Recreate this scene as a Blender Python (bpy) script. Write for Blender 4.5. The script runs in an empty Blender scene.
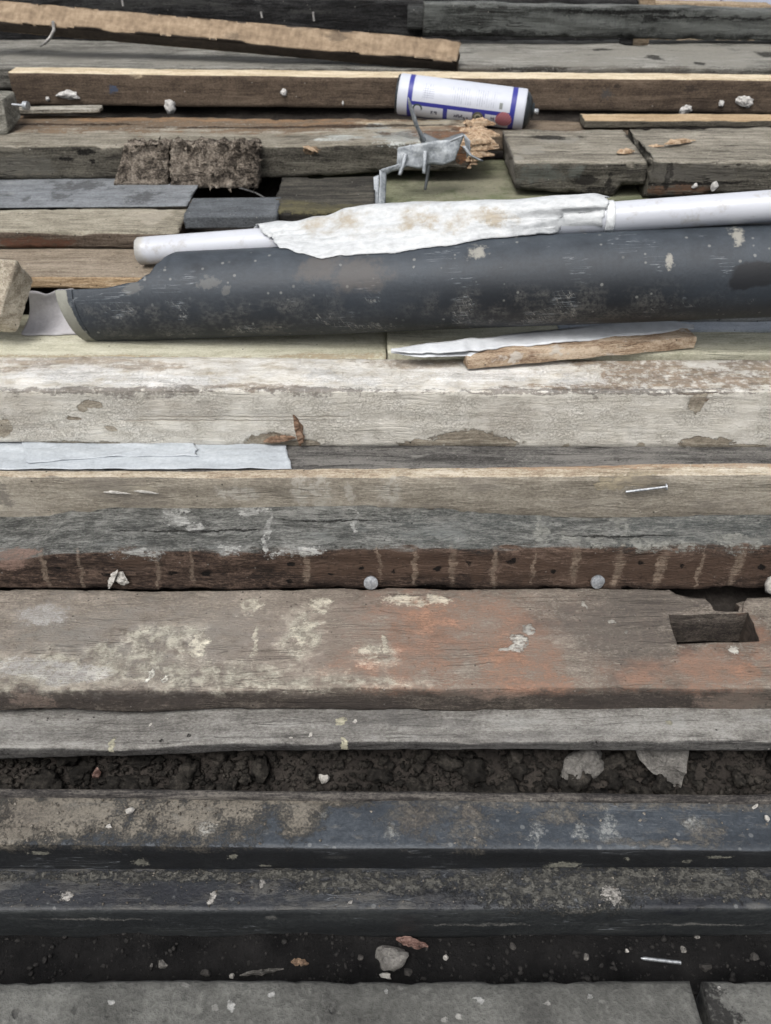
import bpy, bmesh, math, random
from mathutils import Vector, Matrix, Euler, noise as mn
R = math.radians
sc = bpy.context.scene
COL = sc.collection
PI = math.pi

# ---------------------------------------------------------------- camera and survey
# distances were first taken in paces of the pile, S turns them into metres
S = 0.72
H0 = 1.3 * S
PITCH = R(38)
FPX = 887.0
CX, CY = 385.5, 512.0

def A(row):
    return math.tan(PITCH + math.atan((row - CY) / FPX))
def zrow(row, Y):
    return H0 - Y * A(row)
def yrow(row, z):
    return (H0 - z) / A(row)
def depth(Y, z):
    return Y * math.cos(PITCH) + (H0 - z) * math.sin(PITCH)
def xpx(px, Y, z):
    return (px - CX) * depth(Y, z) / FPX
def P(px, row, Y):
    z = zrow(row, Y)
    return Vector((xpx(px, Y, z), Y, z))
def PZ(px, row, z):
    Y = yrow(row, z)
    return Vector((xpx(px, Y, z), Y, z))

cam_d = bpy.data.cameras.new('camera')
cam = bpy.data.objects.new('camera', cam_d)
COL.objects.link(cam)
cam.location = (0, 0, H0)
cam.rotation_euler = (PI / 2 - PITCH, 0, 0)
cam_d.sensor_fit = 'VERTICAL'
cam_d.sensor_height = 24
cam_d.lens = 24 * FPX / 1024
cam_d.clip_start = 0.02
cam_d.clip_end = 500
cam_d.dof.use_dof = True
cam_d.dof.focus_distance = 0.98
cam_d.dof.aperture_fstop = 6.0
sc.camera = cam

# ---------------------------------------------------------------- light
w = bpy.data.worlds.new('World')
sc.world = w
w.use_nodes = True
wn = w.node_tree
bg = wn.nodes['Background']
sky = wn.nodes.new('ShaderNodeTexSky')
sky.sky_type = 'NISHITA'
sky.sun_disc = False
SUN_EL, SUN_AZ = 61, 205          # azimuth measured clockwise from +Y
sky.sun_elevation = R(SUN_EL)
sky.sun_rotation = R(SUN_AZ)
sky.air_density = 1.0
sky.dust_density = 6.0
sky.ozone_density = 1.0
hs = wn.nodes.new('ShaderNodeHueSaturation')
hs.inputs['Saturation'].default_value = 0.32
wn.links.new(sky.outputs[0], hs.inputs['Color'])
wn.links.new(hs.outputs[0], bg.inputs[0])
bg.inputs[1].default_value = 0.13
ld = bpy.data.lights.new('sun', 'SUN')
ld.energy = 1.4
ld.angle = R(26)
ld.color = (1.0, 0.98, 0.95)
sun = bpy.data.objects.new('sun', ld)
COL.objects.link(sun)
d = Vector((math.sin(R(SUN_AZ)) * math.cos(R(SUN_EL)), math.cos(R(SUN_AZ)) * math.cos(R(SUN_EL)), math.sin(R(SUN_EL))))
sun.rotation_euler = (-d).to_track_quat('-Z', 'Y').to_euler()
sun.location = d * 5
sc.view_settings.view_transform = 'Standard'
sc.view_settings.look = 'None'
sc.view_settings.gamma = 1
sc.view_settings.exposure = 0.40
sc.cycles.max_bounces = 5
sc.cycles.diffuse_bounces = 3
sc.cycles.glossy_bounces = 2
sc.cycles.caustics_reflective = False
sc.cycles.caustics_refractive = False
sc.cycles.use_denoising = True
sc.view_settings.use_curve_mapping = False

# ---------------------------------------------------------------- small shader language
def lin(c):
    o = []
    g_ = 0.3 * c[0] + 0.59 * c[1] + 0.11 * c[2]
    c = [g_ + (v - g_) * 0.78 for v in c[:3]]
    for v in c:
        v = v / 255
        o.append(v / 12.92 if v <= 0.04045 else ((v + 0.055) / 1.055) ** 2.4)
    return (*o, 1)

class Mat:
    def __init__(s, name):
        s.m = bpy.data.materials.new(name)
        s.m.use_nodes = True
        s.nt = s.m.node_tree
        s.b = s.nt.nodes['Principled BSDF']
        s.tc = s.nt.nodes.new('ShaderNodeTexCoord')
        s.co = s.tc.outputs['Object']
        s.nrm = s.tc.outputs['Normal']
    def put(s, sock, v):
        if isinstance(v, bpy.types.NodeSocket):
            s.nt.links.new(v, sock)
        else:
            sock.default_value = v
    def math(s, op, a, b=0.0, c=0.0, clamp=False):
        n = s.nt.nodes.new('ShaderNodeMath'); n.operation = op; n.use_clamp = clamp
        s.put(n.inputs[0], a); s.put(n.inputs[1], b); s.put(n.inputs[2], c)
        return n.outputs[0]
    def vec(s, op, a, b=(0, 0, 0), c=(0, 0, 0)):
        n = s.nt.nodes.new('ShaderNodeVectorMath'); n.operation = op
        s.put(n.inputs[0], a); s.put(n.inputs[1], b)
        if op == 'MULTIPLY_ADD':
            s.put(n.inputs[2], c)
        return n.outputs['Value'] if op in ('LENGTH', 'DOT_PRODUCT', 'DISTANCE') else n.outputs[0]
    def scl(s, v, sc_, off=(0, 0, 0)):
        return s.vec('MULTIPLY_ADD', v, sc_, off)
    def noise(s, v, scale=1.0, detail=4.0, rough=0.55, dist=0.0, color=False):
        n = s.nt.nodes.new('ShaderNodeTexNoise')
        s.put(n.inputs['Vector'], v); n.inputs['Scale'].default_value = scale
        n.inputs['Detail'].default_value = detail; n.inputs['Roughness'].default_value = rough
        n.inputs['Distortion'].default_value = dist
        return n.outputs['Color' if color else 'Fac']
    def vor(s, v, scale=1.0, feature='F1', rand=1.0):
        n = s.nt.nodes.new('ShaderNodeTexVoronoi'); n.feature = feature
        s.put(n.inputs['Vector'], v); n.inputs['Scale'].default_value = scale
        n.inputs['Randomness'].default_value = rand
        return n.outputs['Distance']
    def vorc(s, v, scale=1.0):
        n = s.nt.nodes.new('ShaderNodeTexVoronoi')
        s.put(n.inputs['Vector'], v); n.inputs['Scale'].default_value = scale
        return n.outputs['Distance'], n.outputs['Color']
    def warped(s):
        if not hasattr(s, '_w'):
            n = s.noise(s.co, 38, 6, 0.68, color=True)
            s._w = s.vec('MULTIPLY_ADD', s.vec('SUBTRACT', n, (0.5, 0.5, 0.5)), (0.026, 0.017, 0.017), s.co)
        return s._w
    def step(s, v, a, b, lo=0.0, hi=1.0):
        n = s.nt.nodes.new('ShaderNodeMapRange'); n.interpolation_type = 'SMOOTHSTEP'
        s.put(n.inputs[0], v)
        n.inputs[1].default_value = a; n.inputs[2].default_value = b
        n.inputs[3].default_value = lo; n.inputs[4].default_value = hi
        return n.outputs[0]
    def ramp(s, f, stops):
        n = s.nt.nodes.new('ShaderNodeValToRGB')
        s.put(n.inputs[0], f)
        e = n.color_ramp.elements
        while len(e) < len(stops): e.new(0.5)
        for k, (p, c) in enumerate(stops):
            e[k].position = p; e[k].color = lin(c)
        return n.outputs[0]
    def mix(s, f, a, b, mode='MIX'):
        n = s.nt.nodes.new('ShaderNodeMix'); n.data_type = 'RGBA'; n.blend_type = mode
        s.put(n.inputs[0], f)
        for k, v in ((6, a), (7, b)):
            if isinstance(v, (tuple, list)): v = lin(v)
            s.put(n.inputs[k], v)
        return n.outputs[2]
    def sep(s, v):
        n = s.nt.nodes.new('ShaderNodeSeparateXYZ'); s.put(n.inputs[0], v)
        return n.outputs
    def blobs(s, lst, amp=0.6, ns=40, soft=0.25, stretch=(1, 1, 1), rough=0.6, v=None, kv=0.9):
        """union of ragged patches; lst holds (centre xyz, half sizes xyz) in the object's own metres"""
        dmin = None
        for c, h in lst:
            inv = tuple(1 / max(k, 1e-4) for k in h)
            q = s.vec('LENGTH', s.scl(s.warped(), inv, tuple(-c[k] * inv[k] for k in range(3))))
            dmin = q if dmin is None else s.math('MINIMUM', dmin, q)
        n = s.noise(s.scl(s.co, stretch), ns * 0.8, 9, max(rough, 0.72))
        e = s.math('MULTIPLY_ADD', s.math('SUBTRACT', n, 0.5), amp * 4.2, dmin)
        if v is not None: e = s.math('MULTIPLY_ADD', s.math('SUBTRACT', v, 0.5), kv, e)
        return s.step(e, 1 + soft / 2, 1 - soft / 2)
    def up(s, a=0.55, b=0.8):
        return s.step(s.sep(s.nrm)[2], a, b)
    def bump(s, h, dist=0.002, strength=1.0, normal=None):
        n = s.nt.nodes.new('ShaderNodeBump')
        n.inputs['Strength'].default_value = strength; n.inputs['Distance'].default_value = dist
        s.put(n.inputs['Height'], h)
        if normal is not None: s.put(n.inputs['Normal'], normal)
        return n.outputs[0]
    def out(s, col, rough=0.85, normal=None, metal=0.0, spec=0.35, alpha=None, trans=None):
        if isinstance(col, (tuple, list)): col = lin(col)
        s.put(s.b.inputs['Base Color'], col); s.put(s.b.inputs['Roughness'], rough)
        s.put(s.b.inputs['Metallic'], metal); s.put(s.b.inputs['Specular IOR Level'], spec)
        if normal is not None: s.put(s.b.inputs['Normal'], normal)
        return s.m

def wood(name, front, top=None, seed=0.0, crack=0.6, fibre=1.0, contrast=1.0, speck=0.5, speckcol=(205, 200, 188),
         overlays=(), rough=0.88, bumpd=0.0022, spec=0.25, gx=5.0, gy=80.0, endgrain=None, dark=(30, 26, 24)):
    """weathered timber; front / top are (dark, mid, light) colour triples"""
    s = Mat(name)
    off = (seed * 3.71, seed * 1.37, seed * 7.77)
    wz = s.vec('SUBTRACT', s.noise(s.scl(s.co, (1, 1.5, 1.5), off), 5, 3, 0.5, color=True), (0.5, 0.5, 0.5))
    p = s.vec('MULTIPLY_ADD', wz, (0.03, 0.022, 0.022), s.vec('ADD', s.co, off))
    g1 = s.noise(s.scl(p, (gx, gy, gy)), 1, 7, 0.62)
    g2 = s.noise(s.scl(p, (gx * 4, gy * 5, gy * 5)), 1, 4, 0.65)
    lf = s.noise(s.scl(p, (4, 9, 9)), 1, 6, 0.6)
    mid = s.noise(s.scl(p, (30, 60, 60)), 1, 6, 0.7)
    v = s.math('MULTIPLY_ADD', g1, 0.75 * contrast, 0.0)
    v = s.math('MULTIPLY_ADD', g2, 0.45 * fibre, v)
    v = s.math('MULTIPLY_ADD', lf, 0.5, v)
    v = s.math('MULTIPLY_ADD', mid, 0.5, v)
    fine = s.noise(s.scl(p, (1, 1.7, 1.7)), 250, 5, 0.82)
    v = s.math('MULTIPLY_ADD', fine, 0.85, v)
    tot = 0.5 * (0.75 * contrast + 0.45 * fibre + 0.5 + 0.5 + 0.85)
    v = s.math('MULTIPLY_ADD', s.math('SUBTRACT', v, tot), 2.05, 0.5)
    st = lambda t: [(0.18, t[0]), (0.5, t[1]), (0.84, t[2])]
    c = s.ramp(v, st(front))
    if top is not None:
        c = s.mix(s.up(), c, s.ramp(v, st(top)))
    # drying cracks running with the grain
    k = s.noise(s.scl(p, (2.6, 62, 62), (3.1, 1.7, 0.3)), 1, 3, 0.5)
    cm = s.step(s.math('ABSOLUTE', s.math('SUBTRACT', k, 0.5)), 0.016, 0.003)
    cm = s.math('MULTIPLY', cm, s.step(s.noise(s.scl(p, (7, 16, 16), (9, 2, 5)), 1, 3), 0.47, 0.6))
    cm = s.math('MULTIPLY', cm, crack)
    c = s.mix(s.math('MULTIPLY', cm, 0.85), c, dark)
    h = s.math('MULTIPLY_ADD', g1, 0.9 * contrast, s.math('MULTIPLY', g2, 0.55 * fibre))
    h = s.math('MULTIPLY_ADD', mid, 0.5, h)
    h = s.math('MULTIPLY_ADD', fine, 0.7, h)
    h = s.math('MULTIPLY_ADD', cm, -1.2, h)
    # pale grit and dark pits
    if speck > 0:
        d_, cc = s.vorc(s.co, 170)
        r_ = s.sep(cc)[0]
        sm = s.math('MULTIPLY', s.step(d_, 0.26, 0.12), s.step(r_, 1 - 0.06 * speck, 1 - 0.03 * speck))
        c = s.mix(s.math('MULTIPLY', sm, 0.45), c, speckcol)
        pm = s.math('MULTIPLY', s.step(d_, 0.3, 0.15), s.step(r_, 0.07 * speck, 0.05 * speck))
        c = s.mix(s.math('MULTIPLY', pm, 0.8), c, dark)
        h = s.math('MULTIPLY_ADD', sm, 0.5, h)
    rg = rough
    for o in overlays:
        c, h = o(s, c, h, v)
    if endgrain is not None:
        ex = s.step(s.math('ABSOLUTE', s.sep(s.nrm)[0]), 0.6, 0.85)
        rings = s.noise(s.scl(p, (10, 60, 130)), 1, 5, 0.6)
        c = s.mix(ex, c, s.ramp(rings, [(0.3, endgrain[0]), (0.7, endgrain[1])]))
    return s.out(c, rg, s.bump(h, bumpd * 1.5), spec=spec)

def ov(col, blobs, amp=0.6, ns=40, soft=0.25, st=1.0, height=0.0, stretch=(1, 1, 1), broken=(150, .30, .50), vary=0.42):
    """overlay: a patch of paint, dirt, lichen or bare wood"""
    def f(s, c, h, v):
        m = s.blobs(blobs, amp, ns, soft, stretch, v=v)
        if broken is not None:
            sc_, a, b = broken
            m = s.math('MULTIPLY', m, s.step(s.noise(s.scl(s.co, stretch), sc_, 7, 0.7), a, b))
        m = s.math('MULTIPLY', m, st)
        t = s.mix(s.step(v, 0.2, 0.8, 0, vary * 2), tuple(min(250, int(k * 1.06)) for k in col), tuple(int(k * 0.68) for k in col))
        return s.mix(m, c, t), s.math('MULTIPLY_ADD', m, height, h)
    return f

def scatter(col, scale=14, a=0.6, b=0.66, st=0.8, stretch=(1, 1, 1), seed=0.0, height=0.2, face=None, detail=7, rough=0.68):
    """overlay: broken dirt or paint remains over a whole face ('top', 'front' or both)"""
    def f(s, c, h, v):
        m = s.step(s.noise(s.scl(s.co, stretch, (seed, seed * 2.3, seed * 0.7)), scale, detail, rough), a, b)
        if face == 'top': m = s.math('MULTIPLY', m, s.up())
        if face == 'front': m = s.math('MULTIPLY', m, s.math('SUBTRACT', 1.0, s.up()))
        m = s.math('MULTIPLY', m, st)
        return s.mix(m, c, col), s.math('MULTIPLY_ADD', m, height, h)
    return f

# ---------------------------------------------------------------- object helpers
def tag(o, label=None, cat=None, group=None, kind=None):
    if label: o['label'] = label; o['kind'] = 'thing'
    if cat: o['category'] = cat
    if group: o['group'] = group
    if kind: o['kind'] = kind
    return o

def mesh_obj(name, verts, faces, mat=None, loc=(0, 0, 0), parent=None, smooth=True):
    me = bpy.data.meshes.new(name)
    me.from_pydata([tuple(v) for v in verts], [], faces)
    if smooth:
        me.polygons.foreach_set('use_smooth', [True] * len(me.polygons))
    me.update()
    o = bpy.data.objects.new(name, me)
    COL.objects.link(o)
    if mat: me.materials.append(mat)
    o.location = loc
    if parent is not None:
        o.parent = parent
        o.location = Vector(loc) - parent.location if not any(parent.rotation_euler) else parent.matrix_world.inverted() @ Vector(loc)
    return o

def interp(pts, x):
    if len(pts) == 1: return pts[0][1]
    if x <= pts[0][0]:
        if len(pts) == 2:
            (a, b), (c, d_) = pts
            return b + (d_ - b) * (max(x, a - 0.4) - a) / (c - a)
        return pts[0][1]
    if x >= pts[-1][0]:
        if len(pts) == 2:
            (a, b), (c, d_) = pts
            return b + (d_ - b) * (min(x, c + 0.4) - a) / (c - a)
        return pts[-1][1]
    for (a, b), (c, d_) in zip(pts, pts[1:]):
        if a <= x <= c:
            t = (x - a) / (c - a)
            t = t * t * (3 - 2 * t) if len(pts) > 2 else t
            return b + (d_ - b) * t

def rows(v):
    return v if isinstance(v, (list, tuple)) else [(385, v)]

class Beam: pass

def beam(name, label, cat, Y, ft, bt, fb, x=(None, None), deep=0.0, seed=0, edge=0.003, rough=0.0010, chip=0.003, group=None,
         endrag=(0.002, 0.002), nf=9, ntp=13, step=0.006, wav=0.0015, W=None, slant=(0, 0), taper=None, parent=None):
    """a sawn timber lying along X: ft / bt / fb are the surveyed front-top, back-top and front-bottom edges"""
    b = Beam()
    zt = [(xpx(p, Y, zrow(r, Y)), zrow(r, Y)) for p, r in rows(ft)]
    zb = [(xpx(p, Y, zrow(r, Y)), zrow(r, Y) - deep) for p, r in rows(fb)]
    if W is None:
        yb = []
        for p, r in rows(bt):
            z = interp(zt, xpx(p, Y, interp(zt, 0)))
            y = yrow(r, z)
            yb.append((xpx(p, y, z), y - Y))
    else:
        yb = [(0, W)]
    z0 = interp(zb, 0)
    zc = interp(zt, 0)
    xe = []
    for k, e in enumerate(x):
        if e is None: xe.append((1 if k else -1) * (0.95 + 0.17 * ((seed * 7 + k * 3) % 5) / 4))
        else: xe.append(xpx(e, Y, zc))
    x0, x1 = xe
    rng = random.Random(seed)
    # unit cross-section (front bottom, up the front, over the top, down the back)
    per = []   # (side, t)
    m = [0.0, 0.25, 0.6, 1.0]
    def side(tag_, n):
        for i in range(n + 1): per.append((tag_, i / n))
    side('f', nf); side('t', ntp); side('b', 4); side('u', 4)
    n = max(3, int((x1 - x0) / step))
    vs, fs = [], []
    xm = (x0 + x1) / 2
    for i in range(n + 1):
        xx = x0 + (x1 - x0) * i / n
        zT, zB, yB = interp(zt, xx), interp(zb, xx), interp(yb, xx)
        if taper: 
            k_ = taper(xx); zT = zB + (zT - zB) * k_
        Hh = zT - zB
        wv = wav * mn.noise((xx * 5, seed, 0.5)); wv2 = wav * mn.noise((xx * 6, seed, 7.5))
        e = edge
        for j, (sd, t) in enumerate(per):
            if sd == 'f': y, z, ny, nz = 0, e + (Hh - 2 * e) * t, -1, 0
            elif sd == 't': y, z, ny, nz = e + (yB - 2 * e) * t, Hh, 0, 1
            elif sd == 'b': y, z, ny, nz = yB, Hh - e - (Hh - 2 * e) * t, 1, 0
            else: y, z, ny, nz = yB - e - (yB - 2 * e) * t, 0, 0, -1
            cw = 0.0
            if t in (0, 1): cw = 1.0
            d_ = rough * (mn.fractal((xx * 9, y * 55 + seed, z * 55 + 5), 0.7, 2.0, 4) * 1.2)
            ch = 0.0
            if cw:
                q = mn.noise((xx * 22, seed * 3.1 + j // 2, 1)) + 0.7 * mn.noise((xx * 75, seed + 9, j)) 
                ch = chip * max(0, q - 0.05) 
                # chipped arris moves towards the middle of the section
            yy = y + ny * d_ + wv
            zz = z + nz * d_ + wv2
            if ch:
                yy += ch * (1 if y < yB / 2 else -1)
                zz += ch * (1 if z < Hh / 2 else -1) * 0.8
            xo = xx
            if i == 0: xo += endrag[0] * (mn.noise((y * 130 + seed, z * 130, 3)) + rng.uniform(-.5, .5)) + slant[0] * (z / max(Hh, 1e-4))
            if i == n: xo += endrag[1] * (mn.noise((y * 130 + seed, z * 130, 8)) + rng.uniform(-.5, .5)) + slant[1] * (z / max(Hh, 1e-4))
            vs.append((xo - xm, yy, zz + zB - z0))
    L = len(per)
    for i in range(n):
        for j in range(L):
            k = (j + 1) % L
            fs.append((i * L + j, i * L + k, (i + 1) * L + k, (i + 1) * L + j))
    # ends: two inner rings and a centre
    for base, rag, rev in ((0, endrag[0], False), (n * L, endrag[1], True)):
        ring = list(range(base, base + L))
        cen = sum((Vector(vs[q]) for q in ring), Vector()) / L
        for f in (0.6, 0.25):
            nr = []
            for q in ring if f == 0.6 else range(base, base + L):
                v = cen.lerp(Vector(vs[q]), f)
                v.x = cen.x + rag * 1.6 * (mn.noise((v.y * 90 + seed, v.z * 90, f)) )
                nr.append(len(vs)); vs.append(tuple(v))
            for j in range(L):
                k = (j + 1) % L
                q = (ring[j], nr[j], nr[k], ring[k])
                fs.append(q if not rev else q[::-1])
            ring = nr
        ci = len(vs); vs.append(tuple(cen))
        for j in range(L):
            k = (j + 1) % L
            q = (ring[j], ci, ring[k])
            fs.append(q if not rev else q[::-1])
    fs = [f[::-1] for f in fs]
    b.loc = Vector((xm, Y, z0))
    b.o = mesh_obj(name, vs, fs, None, b.loc, parent)
    if label: tag(b.o, label, cat, group)
    b.Y, b.zt, b.zb, b.yb = Y, zt, zb, yb
    def top(lst, th=0.012):
        r_ = []
        for px, row, rx, ry in lst:
            z = interp(zt, xpx(px, Y, zc)); y = yrow(row, z)
            k = depth(y, z) / FPX
            r_.append((((px - CX) * k - b.loc.x, y - Y, z - b.loc.z), (rx * k, abs(yrow(row - ry, z) - yrow(row + ry, z)) / 2, th)))
        return r_
    def front(lst, th=0.012):
        r_ = []
        for px, row, rx, ry in lst:
            z = zrow(row, Y); k = depth(Y, z) / FPX
            r_.append((((px - CX) * k - b.loc.x, 0, z - b.loc.z), (rx * k, th, abs(zrow(row - ry, Y) - zrow(row + ry, Y)) / 2)))
        return r_
    def setm(m): b.o.data.materials.append(m); return b
    def fp(px, row, out=0.0): return P(px, row, Y) + Vector((0, -out, 0))
    def tp(px, row, up=0.0):
        z = interp(zt, xpx(px, Y, zc)); return PZ(px, row, z) + Vector((0, 0, up))
    b.top, b.front, b.set, b.fp, b.tp = top, front, setm, fp, tp
    return b

def boolean(o, cutters, op='DIFFERENCE'):
    for c in cutters:
        md = o.modifiers.new('b', 'BOOLEAN'); md.object = c; md.operation = op; md.solver = 'EXACT'
    bpy.context.view_layer.update()
    dg = bpy.context.evaluated_depsgraph_get()
    me = bpy.data.meshes.new_from_object(o.evaluated_get(dg))
    o.modifiers.clear()
    old = o.data; o.data = me; me.name = o.name
    bpy.data.meshes.remove(old)
    for c in cutters: bpy.data.objects.remove(c)

def prism(pts, z0, z1, rag=0.0, seed=0):
    """upright cutter block from a plan outline"""
    n = len(pts)
    if sum(pts[i - 1][0] * pts[i][1] - pts[i][0] * pts[i - 1][1] for i in range(n)) < 0: pts = pts[::-1]
    vs = [(p[0], p[1], z0) for p in pts] + [(p[0], p[1], z1) for p in pts]
    fs = [tuple(range(n))[::-1], tuple(range(n, 2 * n))] + [(i, (i + 1) % n, n + (i + 1) % n, n + i) for i in range(n)]
    return mesh_obj('cutter', vs, fs, smooth=False)

def lump(name, loc, size, mat, seed=0, parent=None, amp=0.35, sub=3, freq=1.6, rot=(0, 0, 0), sharp=False):
    bm = bmesh.new()
    bmesh.ops.create_icosphere(bm, subdivisions=sub, radius=1)
    for v in bm.verts:
        q = v.co.copy()
        f = 1 + amp * (mn.noise(q * freq + Vector((seed * 3.3, seed, 1))) + 0.45 * mn.noise(q * freq * 2.7 + Vector((seed, 4, seed))) + 0.25 * mn.noise(q * freq * 6 + Vector((seed, 2, seed))))
        if sharp:
            for k in range(7):
                rg = random.Random(seed * 31 + k)
                nn = Vector((rg.gauss(0, 1), rg.gauss(0, 1), rg.gauss(0, 1))).normalized()
                lim = rg.uniform(0.45, 0.75)
                dd = q.dot(nn)
                if dd > lim: q -= nn * (dd - lim)
        v.co = Euler(rot).to_matrix() @ Vector((q.x * f * size[0], q.y * f * size[1], q.z * f * size[2]))
    me = bpy.data.meshes.new(name); bm.to_mesh(me); bm.free()
    me.polygons.foreach_set('use_smooth', [not sharp] * len(me.polygons))
    o = bpy.data.objects.new(name, me); COL.objects.link(o)
    me.materials.append(mat)
    o.location = Vector(loc) - (parent.location if parent else Vector())
    if parent: o.parent = parent
    return o

def tube_mesh(path, rad, n=10, cap=True):
    """round bar along a path of points with a radius for each"""
    vs, fs = [], []
    up = Vector((0.123, 0.3, 0.95)).normalized()
    path = [Vector(p) for p in path]
    for i, p in enumerate(path):
        t = (path[min(i + 1, len(path) - 1)] - path[max(i - 1, 0)]).normalized()
        a = t.cross(up).normalized(); b_ = t.cross(a).normalized()
        r = rad[i] if isinstance(rad, (list, tuple)) else rad
        for k in range(n):
            q = 2 * PI * k / n
            vs.append(p + (a * math.cos(q) + b_ * math.sin(q)) * r)
    for i in range(len(path) - 1):
        for k in range(n):
            fs.append((i * n + k, i * n + (k + 1) % n, (i + 1) * n + (k + 1) % n, (i + 1) * n + k))
    if cap:
        fs.append(tuple(range(n))[::-1]); fs.append(tuple(range((len(path) - 1) * n, len(path) * n)))
    return vs, fs

def rod(name, path, rad, mat, parent=None, n=10):
    o0 = Vector(path[0])
    vs, fs = tube_mesh([Vector(p) - o0 for p in path], rad, n)
    return mesh_obj(name, vs, fs, mat, o0, parent)

def nail(tip, head, r, hr, mat, parent=None, name='nail', ht=0.002):
    tip, head = Vector(tip), Vector(head)
    ax = (head - tip).normalized()
    path = [tip, tip.lerp(head, 0.6), head - ax * ht, head - ax * ht, head, head + ax * hr * .12]
    o = rod(name, path, [r, r, r, hr, hr, hr * 0.55], mat, parent, 14)
    for v in o.data.vertices:
        if hr > .006: v.co += v.co.normalized() * .0009 * mn.noise(v.co * 220)
    o.data.set_sharp_from_angle(angle=R(40))
    return o

def sheet(name, grid, mat, thick=0.001, parent=None, sub=0, loc=None, smooth=True):
    """thin sheet from a grid of points, given real thickness"""
    nr, nc = len(grid), len(grid[0])
    o0 = Vector(grid[0][0]) if loc is None else Vector(loc)
    vs = [Vector(p) - o0 for r_ in grid for p in r_]
    fs = [(i * nc + j, i * nc + j + 1, (i + 1) * nc + j + 1, (i + 1) * nc + j) for i in range(nr - 1) for j in range(nc - 1)]
    o = mesh_obj(name, vs, fs, mat, o0, parent, smooth)
    if sub:
        md = o.modifiers.new('s', 'SUBSURF'); md.levels = md.render_levels = sub
    md = o.modifiers.new('t', 'SOLIDIFY'); md.thickness = thick; md.offset = 0
    return o
def D(y): return y * S
def row_of(z, Y): return CY + FPX * math.tan(math.atan2(H0 - z, Y) - PITCH)

# ================================================================ setting: earth under and round the pile
PROF = [(0.30, .03), (.55, .03), (.60, .045), (.68, .055), (.74, .06), (.82, .060), (.88, .066), (.915, .08), (.935, .122), (1.0, .12), (1.15, .13), (1.29, .17), (1.40, .26),
        (1.55, .31), (1.66, .40), (1.8, .44), (2.0, .50), (2.3, .545), (2.55, .58), (2.75, .62), (3.1, .64), (3.4, .55), (4.4, .05), (5.5, 0.0)]
PROF = [(a * S, b * S) for a, b in PROF]
def ground_z(x, y):
    for (a, b), (c, d_) in zip(PROF, PROF[1:]):
        if a <= y <= c:
            h = b + (d_ - b) * (y - a) / (c - a); break
    else:
        h = PROF[0][1] if y < PROF[0][0] else 0.0
    f = 1.0 if abs(x) < 1.2 else max(0.0, 1 - (abs(x) - 1.2) / 0.7)
    f = f * f * (3 - 2 * f)
    h = h * f + 0.015 * (1 - f)
    if y < 4: h += 0.006 * mn.fractal((x * 14, y * 14, 0), 0.8, 2, 4) + 0.003 * mn.noise((x * 60, y * 60, 3))
    return h

def axis_vals(lo, hi, fine_lo, fine_hi, step, grow=1.35):
    v = [fine_lo + step * i for i in range(int((fine_hi - fine_lo) / step) + 1)]
    s_ = step; t = fine_hi
    while t < hi:
        s_ *= grow; t = min(hi, t + s_); v.append(t)
    s_ = step; t = fine_lo; pre = []
    while t > lo:
        s_ *= grow; t = max(lo, t - s_); pre.append(t)
    return pre[::-1] + v
gx_ = axis_vals(-70, 70, -1.3, 1.3, 0.018)
gy_ = axis_vals(-20, 160, 0.36, 2.5, 0.012)
vs = [(x, y, ground_z(x, y)) for y in gy_ for x in gx_]
nx = len(gx_)
fs = [(j * nx + i, j * nx + i + 1, (j + 1) * nx + i + 1, (j + 1) * nx + i) for j in range(len(gy_) - 1) for i in range(nx - 1)]
s = Mat('dark_earth')
n1 = s.noise(s.co, 22, 8, 0.7); n2 = s.noise(s.co, 140, 5, 0.7)
soilcol = s.ramp(s.math('MULTIPLY_ADD', n1, 0.6, s.math('MULTIPLY', n2, 0.4)), [(0.3, (34, 31, 29)), (0.5, (56, 51, 47)), (0.72, (86, 79, 72))])
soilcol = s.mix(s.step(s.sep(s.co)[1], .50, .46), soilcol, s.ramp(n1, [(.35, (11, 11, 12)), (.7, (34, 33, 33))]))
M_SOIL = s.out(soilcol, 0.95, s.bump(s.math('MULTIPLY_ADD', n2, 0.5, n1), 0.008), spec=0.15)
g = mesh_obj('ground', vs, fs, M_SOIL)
tag(g, kind='structure')

s = Mat('clod_earth')
n1 = s.noise(s.co, 110, 8, 0.8); n2 = s.noise(s.co, 24, 4, 0.6)
M_CLOD = s.out(s.ramp(s.math('MULTIPLY_ADD', n1, 0.6, s.math('MULTIPLY', n2, 0.4)), [(0.36, (20, 19, 18)), (0.5, (48, 45, 41)), (0.64, (92, 86, 78))]), 0.95,
               s.bump(n1, 0.006), spec=0.15)

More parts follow.
